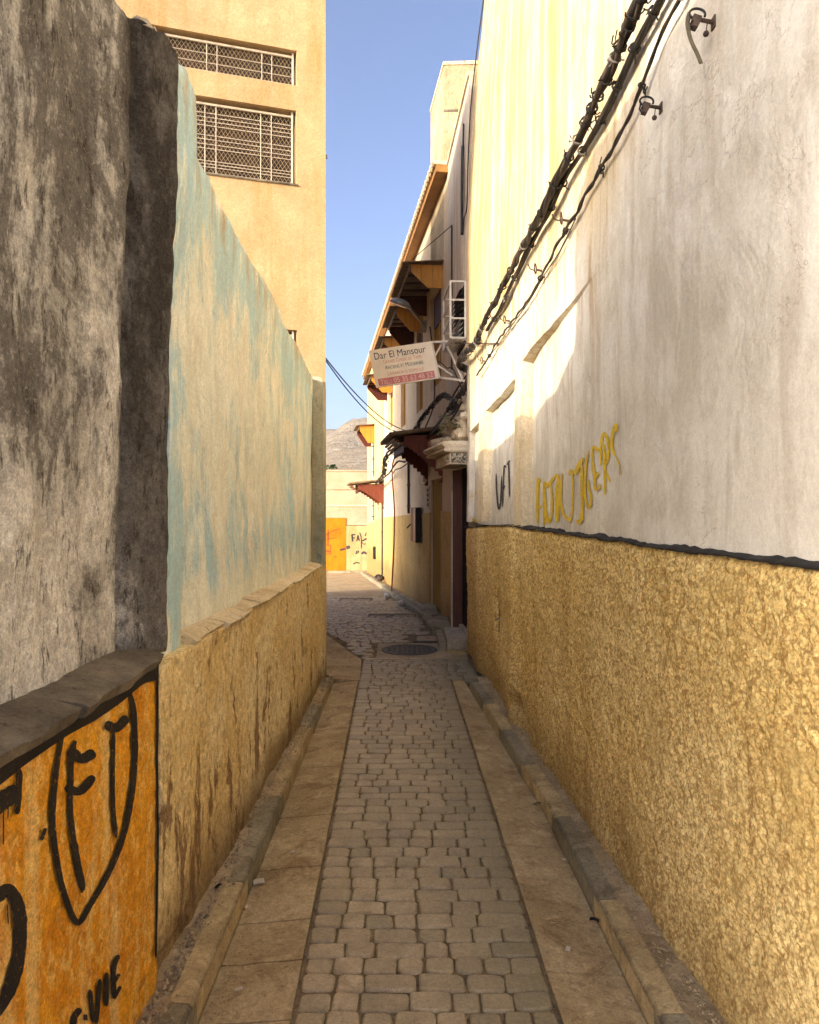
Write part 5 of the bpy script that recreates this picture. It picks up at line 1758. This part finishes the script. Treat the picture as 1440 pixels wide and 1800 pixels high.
def bundle_thing(name, path, ns, R0, r, twist, seed, label, ties=0, k=10):
    t = thing(name, path[0], label, 'cable')
    L = []
    bundle(L, path, ns, R0, r, twist, seed, k)
    for j, b in enumerate(L): b.build('strand', M_CABLE if j % 3 else M_CABLE2, t, smooth=True)
    P = catmull(path, k)
    rr = random.Random(seed + 5)
    for q in range(ties):
        i = int((q + .5) / ties * (len(P) - 1)) + rr.randrange(-1, 2)
        i = min(max(i, 1), len(P) - 2)
        p, tdir = P[i], (P[i + 1] - P[i - 1]).normalized()
        a = tdir.cross(Vector((0, 0, 1))).normalized()
        b = a.cross(tdir)
        m_ = MB()
        for w in range(2):
            off = tdir * rr.uniform(-.012, .012)
            rad = R0 * .95 + r * .8
            ring = [p + off + (a * math.cos(x / 10 * 2 * math.pi) + b * math.sin(x / 10 * 2 * math.pi)) * rad * rr.uniform(.9, 1.1) for x in range(11)]
            m_.tube(ring, .0040, 5)
        for w in range(3):
            d = (a * rr.uniform(-1, 1) + b * rr.uniform(-1, 1) + tdir * rr.uniform(-.5, .5)).normalized()
            m_.tube(catmull([p + d * rad * .8, p + d * (rad + .010) + tdir * .012, p + d * (rad + rr.uniform(.012, .024)) + tdir * rr.uniform(-.03, .03)], 3), .0032, 4)
        m_.build('cable_tie', M_CABLE if q % 5 else M_WIREG, t)
    return t
pathA = [rp(1160, -90, .075)] + [rp(*p, .075) for p in [(1125, 0), (1105, 46), (1084, 95), (1063, 146), (1039, 194), (1018, 240), (987, 302), (952, 375), (921, 431), (889, 493), (868, 535), (848, 573), (838, 600)]]
bundle_thing('cable_bundle', pathA, 7, .017, .0115, 9, 1, 'thick black bundle of twisted cables tied along the top of the pale wall', 22)
pathB = [rp(1196, -70, .035)] + [rp(*p, .035) for p in [(1160, 0), (1122, 72), (1092, 135), (1063, 196), (1027, 260), (990, 322), (960, 382), (927, 441), (900, 500), (879, 543), (857, 580)]]
bundle_thing('cable_bundle', pathB, 4, .013, .0105, 4, 2, 'smooth dark cable pair running just below the thick tied bundle', 12)
pathC = [rp(1220, -60, .03)] + [rp(*p, .03) for p in [(1195, 0), (1164, 56), (1122, 167), (1087, 243), (1039, 326), (1011, 378), (983, 424), (959, 472), (932, 522), (903, 562), (872, 604), (861, 625), (838, 660)]]
bundle_thing('cable_bundle', pathC, 2, .0075, .0075, 22, 3, 'thin twisted cable, lowest of the three on the pale wall', 7, 12)
cable('slack_wire', [rp(*p, .022) for p in [(1012, 384), (985, 440), (958, 482), (930, 530), (905, 565), (880, 600), (858, 630)]], .0042, M_CABLE2, 'thin slack wire hanging under the lowest twisted cable')
# steel insulator clips holding the lower cable
def ring_clip(px, py, label, s=1.0):
    base = rp(px, py, .0)
    t = thing('wall_clip', base, label, 'cable clip', 'wire clips holding the lowest cable')
    c = base + Vector((-.045 * s, -.02, .0))
    q = MB()
    q.tube([c + Vector((.012 * math.cos(a), .034 * s * math.cos(a), .030 * s * math.sin(a))) for a in np.linspace(0, 2 * math.pi, 15)], .0045 * s, 5)
    q.build('ring', M_RUST, t)
    MB().tube([base + Vector((.01, 0, -.01)), c + Vector((.01, .02, 0))], .007 * s, 6).build('spike', M_RUST, t)
    q = MB()
    q.tube(catmull([c + Vector((0, .03, .0)), c + Vector((-.02, .07, .02)), c + Vector((-.03, .10, .06))], 4), .004, 5)
    q.build('loose_tail', M_CABLE, t)
    return t
ring_clip(1000, 386, 'wire ring clip with a long loose tail, topmost on the lowest cable')
ring_clip(953, 474, 'round pale clip in the middle of the lowest cable')
ring_clip(897, 563, 'small clip where the lowest cable bends down')
ring_clip(855, 634, 'last tiny clip beside the black cable knot')
# bare brackets on the wall
def bracket(px, py, label, strap):
    base = rp(px, py, -.004)
    S = .66
    t = thing('cable_bracket', base, label, 'bracket', 'iron cable brackets on the pale wall')
    d = Vector((-.105, -.035, -.004))
    q = MB()
    q.tube([base, base + d], [.011, .009], 8)
    q.build('spike', M_RUST, t)
    q = MB()
    q.box(-.008, .004, -.022, .022, -.028, .028, Matrix.Translation(base + Vector((-.006, 0, 0))))
    q.build('wall_plate', M_RUST, t)
    h = base + d
    q = MB()
    q.box(-.02, .02, -.016, .016, -.022, .012, Matrix.Translation(h) @ Matrix.Rotation(R(18), 4, 'Y'))
    q.box(-.012, .016, -.02, .02, -.046, -.022, Matrix.Translation(h) @ Matrix.Rotation(R(18), 4, 'Y'))
    q.build('clamp_block', M_RUST, t)
    q = MB()
    c = h + Vector((.004, 0, .024))
    q.tube([c + Vector((.038 * math.cos(a), .010 * math.sin(a), .032 * math.sin(a))) for a in np.linspace(-.5, math.pi * 1.25, 14)], .006, 6)
    q.tube([h + Vector((-.028, 0, .02)), h + Vector((-.036, 0, -.02)), h + Vector((-.018, 0, -.05))], .005, 5)
    q.build('hook', M_CABLE, t)
    q = MB()
    b0 = base + d * .42
    q.tube([b0, b0 + Vector((-.006, 0, -.045))], .003, 5)
    q.lathe(b0 + Vector((-.007, 0, -.06)), [(.0, .015), (.011, .010), (.015, 0), (.011, -.010), (.0, -.015)], 10)
    q.build('pendant', M_RUST, t)
    if strap:
        pass
    if strap:
        q = MB()
        P = catmull([h + Vector((-.034, 0, .03)), h + Vector((-.044, 0, -.02)), h + Vector((-.028, .0, -.10)), h + Vector((.004, 0, -.17)), h + Vector((.022, 0, -.215))], 5)
        vs, fs = [], []
        for i, p in enumerate(P):
            vs += [p + Vector((-.009, -.004, 0)), p + Vector((.009, -.004, .004)), p + Vector((.009, .0, .004)), p + Vector((-.009, .0, 0))]
            if i:
                for e in range(4): fs.append(((i - 1) * 4 + e, (i - 1) * 4 + (e + 1) % 4, i * 4 + (e + 1) % 4, i * 4 + e))
        q.add(vs, fs)
        q.build('strap', M_STRAP, t)
    t.scale = (S, S, S)

bracket(1258, 40, 'rusty cable bracket with a strap dangling from it, top right', True)
bracket(1165, 190, 'bare rusty cable bracket without a strap on the pale wall', False)

# knot of cables by the grey house, then over to the red hood
kn = [rp(842, 596, .07), Vector((.55, 8.3, 3.16)), at(829, 655, 8.35), at(815, 685, 8.5), at(800, 708, 8.9), at(789, 722, 9.2)]
bundle_thing('cable_knot', kn, 8, .032, .012, 13, 11, 'shaggy black cable knot hanging down past the corner of the pale wall', 14)
arch = [at(800, 708, 8.9), at(785, 696, 9.3), at(775, 697, 9.7), at(763, 710, 10.1), at(748, 728, 10.6), at(736, 745, 11.0), at(728, 758, 11.4), at(716, 772, 11.7)]
bundle_thing('cable_knot', arch, 6, .026, .012, 15, 12, 'arched black cable bundle wrapped in pale ties above the red door hood', 14)
for i, (P_, lab) in enumerate([
        ([at(820, 660, 8.6), at(800, 690, 9.2), at(788, 718, 9.6), at(776, 736, 10.1), at(764, 752, 10.6), at(750, 771, 11.0)], 'brown cable slanting behind the cable knot to the red door hood'),
        ([at(805, 712, 8.8), at(795, 727, 9.0), at(780, 733, 9.4), at(772, 745, 9.8), at(762, 760, 10.3), at(752, 770, 10.9)], 'black cable sagging over the weeds to the red door hood'),
        ([at(812, 706, 8.5), at(800, 728, 8.7), at(789, 742, 8.9), at(778, 752, 9.2)], 'black cable ending in a blob above the stone hood'),
        ([at(737, 746, 11.0), at(738, 762, 11.2), at(739, 772, 11.3)], 'short black drop cable with a red tip over the red hood')]):
    cable('loose_cable', P_, .013, M_CABLE if i else M_RUST, lab)
bundle_thing('cable_knot', [at(698, 790, 13.0), at(683, 800, 13.6), at(677, 815, 15), at(675, 828, 17), at(672, 838, 18.5), at(662, 850, 20.7)], 3, .05, .016, 5, 13, 'twisted dark cable curling from the red hood to the farther red hood', 5)
cable('loose_cable', [at(712, 812, 12.8), at(700, 811, 13.6), at(692, 820, 14.6), at(684, 832, 17), at(672, 842, 19), at(660, 852, 20.6)], .018, M_CABLE2, 'loose cable under the bundle between the two red hoods')
cable('loose_cable', [at(718, 813, 12.6), at(706, 822, 14), at(695, 826, 15.5), at(691, 832, 16.8)], .012, M_CABLE2, 'short thin cable looping under the front of the red hood')
# overhead wires across the street
for dy, lab in ((0, 'upper of two thin overhead wires sagging across the street'), (5, 'lower of two thin overhead wires sagging across the street')):
    a, b = Vector((-.775, 7.0, 2.97 - dy * .004)), at(714, 757 + dy, 11.9)
    pts = [a.lerp(b, f) + Vector((0, 0, -(.12 + dy * .01) * 4 * f * (1 - f))) for f in np.linspace(0, 1, 9)]
    cable('overhead_wire', pts, .0065, M_CABLE, lab, 3, 5)
cable('wall_tie_rod', [at(800, 603, 8.75), rp(876, 604, .01)], .006, M_RUST, 'thin straight tie rod bridging the cable knot by the guard box', 3, 5)

# ---------------------------------------------------------------- far wall closing the street
FY = 28.3
fw = thing('far_wall', (-3, FY, -.9), 'pale wall across the end of the street with an orange painted patch', 'wall')
q = MB().box(-7.5, .5, FY, FY + .35, -1.5, 2.90)
q.build('wall_face', M_FARWALL, fw)
for z0, z1, o_, mt in ((2.23, 2.29, .05, M_FARWALL), (1.60, 1.65, .04, M_CREAM), (2.905, 2.96, .04, M_FARWALL)):
    MB().box(-7.5, .5, FY - o_, FY + .01 if z0 < 2.9 else FY + .39, z0, z1).build('moulding', mt, fw)
MB().box(-2.36, .5, FY - .022, FY + .01, -1.4, .88).build('ochre_base', M_FARDADO, fw)
MB().box(-7.4, -2.365, FY - .026, FY + .01, -1.4, 1.17).build('orange_patch', M_FARORANGE, fw)
MB().box(-2.4, .5, FY - .034, FY - .0225, .88, .895).build('scored_line', M_BLACKPAINT, fw)
def on_far(px, py):
    p = at(px, py, FY)
    return p.x, p.z
fpl = lambda u, z: (u, FY - .031, z)
q = MB()
for i, (L, w) in enumerate([([(530, 1070), (540, 1190)], .07), ([(530, 1080), (585, 1075)], .05), ([(535, 1130), (575, 1128)], .05), ([(605, 1190), (625, 1090), (647, 1185)], .045), ([(612, 1150), (640, 1150)], .04),
                            ([(650, 1045), (675, 1120), (680, 1300)], .04), ([(690, 1180), (740, 1150), (800, 1125)], .06), ([(740, 1100), (760, 1050), (795, 1040)], .05), ([(690, 1200), (720, 1230), (745, 1215)], .03),
                            ([(590, 1390), (608, 1340), (640, 1345), (600, 1385)], .035), ([(680, 1385), (720, 1355), (760, 1375), (800, 1350)], .08), ([(440, 1290), (500, 1265)], .12), ([(340, 1320), (430, 1300)], .08), ([(545, 1545), (600, 1520), (660, 1530)], .05)]):
    ribbon(q, zpts(L, 9, 560, 820, on_far), w, fpl, True, i)
q.build('black_graffiti', M_DARKSPRAY, fw, fix=False)
q = MB()
for i, (L, w) in enumerate([([(60, 1110), (110, 1090), (250, 1010), (360, 985)], .035), ([(155, 1000), (150, 1250)], .05), ([(60, 1160), (110, 1155), (290, 1125)], .03), ([(60, 1245), (195, 1245)], .035), ([(195, 1245), (195, 1385)], .035), ([(60, 1385), (195, 1385)], .035), ([(90, 1330), (185, 1345)], .09), ([(240, 1430), (300, 1425)], .03)]):
    ribbon(q, zpts(L, 9, 560, 820, on_far), w, fpl, True, i + 40)
q.build('red_graffiti', M_REDSPRAY, fw, fix=False)

# ---------------------------------------------------------------- hill and trees behind
def hill_h(x, y):
    d = (y - 430) / 170
    ridge = np.exp(-d * d)
    prof = np.interp(x, [-700, -300, -160, -95, -60, -45, -30, 0, 80, 300, 700], [12, 16, 22, 26, 39, 45, 55, 66, 78, 60, 20])
    return -3 + prof * ridge + fbm(x / 60, y / 60, 5, 6, .55) * 22 * ridge
hx, hy = np.linspace(-520, 420, 190), np.linspace(170, 640, 110)
HX, HY = np.meshgrid(hx, hy, indexing='ij')
HZ = hill_h(HX, HY)
idx = np.arange(HX.size).reshape(HX.shape)
q = MB()
q.v = np.stack([HX, HY, HZ], -1).reshape(-1, 3).tolist()
q.f = [tuple(f) for f in np.stack([idx[:-1, :-1], idx[1:, :-1], idx[1:, 1:], idx[:-1, 1:]], -1).reshape(-1, 4).tolist()]
def mk_hill():
    g = G('dry_rocky_hillside', 0.95, 0.1)
    a = g.noise(.035, 8, .66)
    b = g.noise(.22, 6, .7)
    c = g.mix(g.rng(a, .35, .65), (.27, .21, .14), (.38, .31, .22))
    c = g.mix(g.rng(b, .5, .66, 0, .6), c, (.14, .13, .075))
    r = g.noise(.12, 6, .7, st=(1, 1, 2.5), loc=(4, 4, 4))
    c = g.mix(g.rng(r, .58, .68, 0, .6), c, (.44, .38, .31))
    return g.done(c, g.bump(b, .9, 3.0))
o = q.build('hills', mk_hill(), None, smooth=True)
o['kind'] = 'structure'

def tree(name, base, h, rad, label, mat, n=900, trunk=.12, group=None, seed=0):
    t = thing(name, base, label, 'tree', group)
    rr = random.Random(seed)
    bx, by, bz = base
    q = MB()
    q.tube([(bx, by, bz), (bx + .05, by, bz + h * .35), (bx, by + .05, bz + h * .7)], [trunk, trunk * .75, trunk * .35], 7)
    for k in range(6):
        a = rr.uniform(0, 6.28)
        q.tube([(bx, by, bz + h * .42), (bx + math.cos(a) * rad * .6, by + math.sin(a) * rad * .6, bz + h * rr.uniform(.6, .85))], [trunk * .4, trunk * .12], 5)
    q.build('trunk', M_BARK, t)
    q = MB()
    clumps = [(rr.uniform(-.6, .6) * rad, rr.uniform(-.6, .6) * rad, h * rr.uniform(.52, .88), rad * rr.uniform(.3, .55)) for _ in range(12)]
    for k in range(n):
        c = rr.choice(clumps)
        d = Vector((rr.gauss(0, 1), rr.gauss(0, 1), rr.gauss(0, .8))).normalized() * c[3] * rr.uniform(.5, 1.05)
        p = Vector((bx + c[0], by + c[1], bz + c[2])) + d
        a = Vector((rr.uniform(-1, 1), rr.uniform(-1, 1), rr.uniform(-.6, .6))).normalized() * .085
        b2 = a.cross(Vector((rr.uniform(-1, 1), rr.uniform(-1, 1), rr.uniform(-1, 1)))).normalized() * .05
        q.quad(p - a, p - b2, p + a, p + b2)
    q.build('crown', mat, t, fix=False)
tree('shade_tree', (-3.75, 33.5, -.95), 4.75, 1.0, 'dark green round tree top showing over the far wall', M_LEAF2, 1500, seed=1)
tree('shrub_tree', (-2.95, 33.8, -.95), 4.25, .42, 'small pale shrub right of the dark tree over the far wall', M_LEAF, 420, .06, seed=2)
tree('shrub_tree', (-4.9, 34.2, -.95), 4.4, .8, 'second dark tree hidden partly by the beige building over the far wall', M_LEAF2, 900, seed=3)
q = MB()
for k in range(60):
    x = -4.2 + k * .035 + rnd.uniform(-.02, .02)
    q.tube([(x, FY + .2, 2.95), (x + rnd.uniform(-.05, .05), FY + .2, 2.95 + rnd.uniform(.03, .14))], .006, 4)
o = q.build('dry_grass', M_TWIG, None, fix=False)
o['kind'] = 'stuff'

# ---------------------------------------------------------------- litter
def litter(name, c, size, rot, mat, label, fold=.3, cat='litter', th=.003):
    t = thing(name, c, label, cat)
    M = Matrix.Translation(c) @ Matrix.Rotation(R(rot), 4, 'Z')
    a, b = size
    q = MB()
    q.prism([M @ Vector((-a / 2, -b / 2, .004)), M @ Vector((0, -b / 2, .004 + fold * a * .3)), M @ Vector((0, b / 2, .004 + fold * a * .3)), M @ Vector((-a / 2, b / 2, .004))], (0, 0, 0), (0, 0, th))
    q.prism([M @ Vector((0.0005, -b / 2, .004 + fold * a * .3)), M @ Vector((a / 2, -b / 2 * .9, .006)), M @ Vector((a / 2, b / 2, .006)), M @ Vector((0.0005, b / 2, .004 + fold * a * .3))], (0, 0, 0), (0, 0, th))
    q.build('sheet', mat, t)
def gp(px, py, z=0.0):
    Y = FPX * (EYE - z) / (py - CY)
    return Vector(((px - CX) / FPX * Y, Y, z))
litter('paper_scrap', gp(455, 1553, -.012), (.046, .034), 15, M_PAPER, 'folded pale card scrap beside the yellow left kerb', .25, th=.006)
litter('paper_scrap', gp(515, 1500, -.012), (.022, .014), 40, M_PAPER, 'tiny white paper scrap on the left gutter beyond the card', .3)
litter('paper_scrap', gp(420, 1742, -.012), (.026, .012), 20, M_PAPER, 'small white flake on the near end of the left gutter', .2)
litter('paper_scrap', gp(999, 1671, -.010), (.022, .016), 70, M_PAPER, 'round white paper flake on the near right gutter', .2)
litter('paper_scrap', gp(992, 1513, -.010), (.018, .012), 10, M_PAPER, 'white flake on the right gutter near the yellow kerb', .2)
litter('dry_leaf', gp(1045, 1620, -.010), (.036, .020), 160, M_DARKROOM, 'black crumpled leaf on the right gutter', .5)
litter('dry_leaf', gp(384, 1560, .047), (.030, .014), 60, M_DARKROOM, 'black dried leaf on top of the yellow left kerb', .5)
litter('dry_leaf', gp(946, 1415, -.010), (.055, .020), 20, M_STRAP, 'brown curled leaf in the right gutter by the grey kerb', .4)
cig = thing('cigarette_end', gp(431, 1593, -.01), 'white cigarette end in the left gutter', 'cigarette end')
p0 = gp(431, 1597, -.004)
MB().tube([p0, p0 + Vector((.004, .020, .001))], .0042, 8).build('paper', M_PAPER, cig)
MB().tube([p0 - Vector((.0016, .008, 0)), p0 - Vector((.0001, .0005, 0))], .0042, 8).build('filter', M_TERRA, cig)
for i, (px, py, s, lab) in enumerate([(706, 1058, .07, 'white plastic bag lying against the far kerb, nearer of two'), (682, 1041, .085, 'white plastic bag lying against the far kerb, farther of two')]):
    Yb = 13.2 if i == 0 else 14.8
    c = at(px, py, Yb)
    zb = gz(Yb) + .03
    t = thing('plastic_bag', (c.x, Yb, zb), lab, 'plastic bag')
    lump((c.x, Yb, zb + s * .4), s, 70 + i, .7).build('bag', M_BAG, t, smooth=True)
    MB().tube([(c.x, Yb, zb + s * .9), (c.x + .02, Yb, zb + s * 1.25)], [.018, .028], 6).build('knot', M_BAG, t)
rb = thing('rubbish_heap', f2p(20.6, gz(20.6) + .1, .12), 'small dark heap of rubbish at the foot of the thin rusty pipe', 'rubbish')
lump(tuple(f2p(20.6, gz(20.6) + .16, .15)), .13, 91, .7).build('sack', M_CABLE, rb)
lump(tuple(f2p(20.2, gz(20.2) + .14, .17)), .09, 92, .7).build('sack', M_RUST, rb)
rk = thing('broken_tile', gp(912, 1240, .1) + Vector((0, 0, 0)), 'pale broken mortar lump at the foot of the ochre base by the hole', 'rubble')
lump(tuple(gp(912, 1238, .115)), .032, 95, .6).build('lump', M_RUBBLE, rk)
# ---------------------------------------------------------------- haze of the dry air
hz = bpy.data.materials.new('dry_haze')
hz.use_nodes = True
hn = hz.node_tree
hn.nodes.clear()
pv = hn.nodes.new('ShaderNodeVolumePrincipled')
pv.inputs['Color'].default_value = (0.86, 0.88, 0.92, 1)
pv.inputs['Density'].default_value = 0.0005
pv.inputs['Anisotropy'].default_value = 0.2
hn.links.new(pv.outputs[0], hn.nodes.new('ShaderNodeOutputMaterial').inputs['Volume'])
o = MB().box(-1600, 1600, -60, 1600, -3, 130).build('haze', hz, None)
o['kind'] = 'stuff'
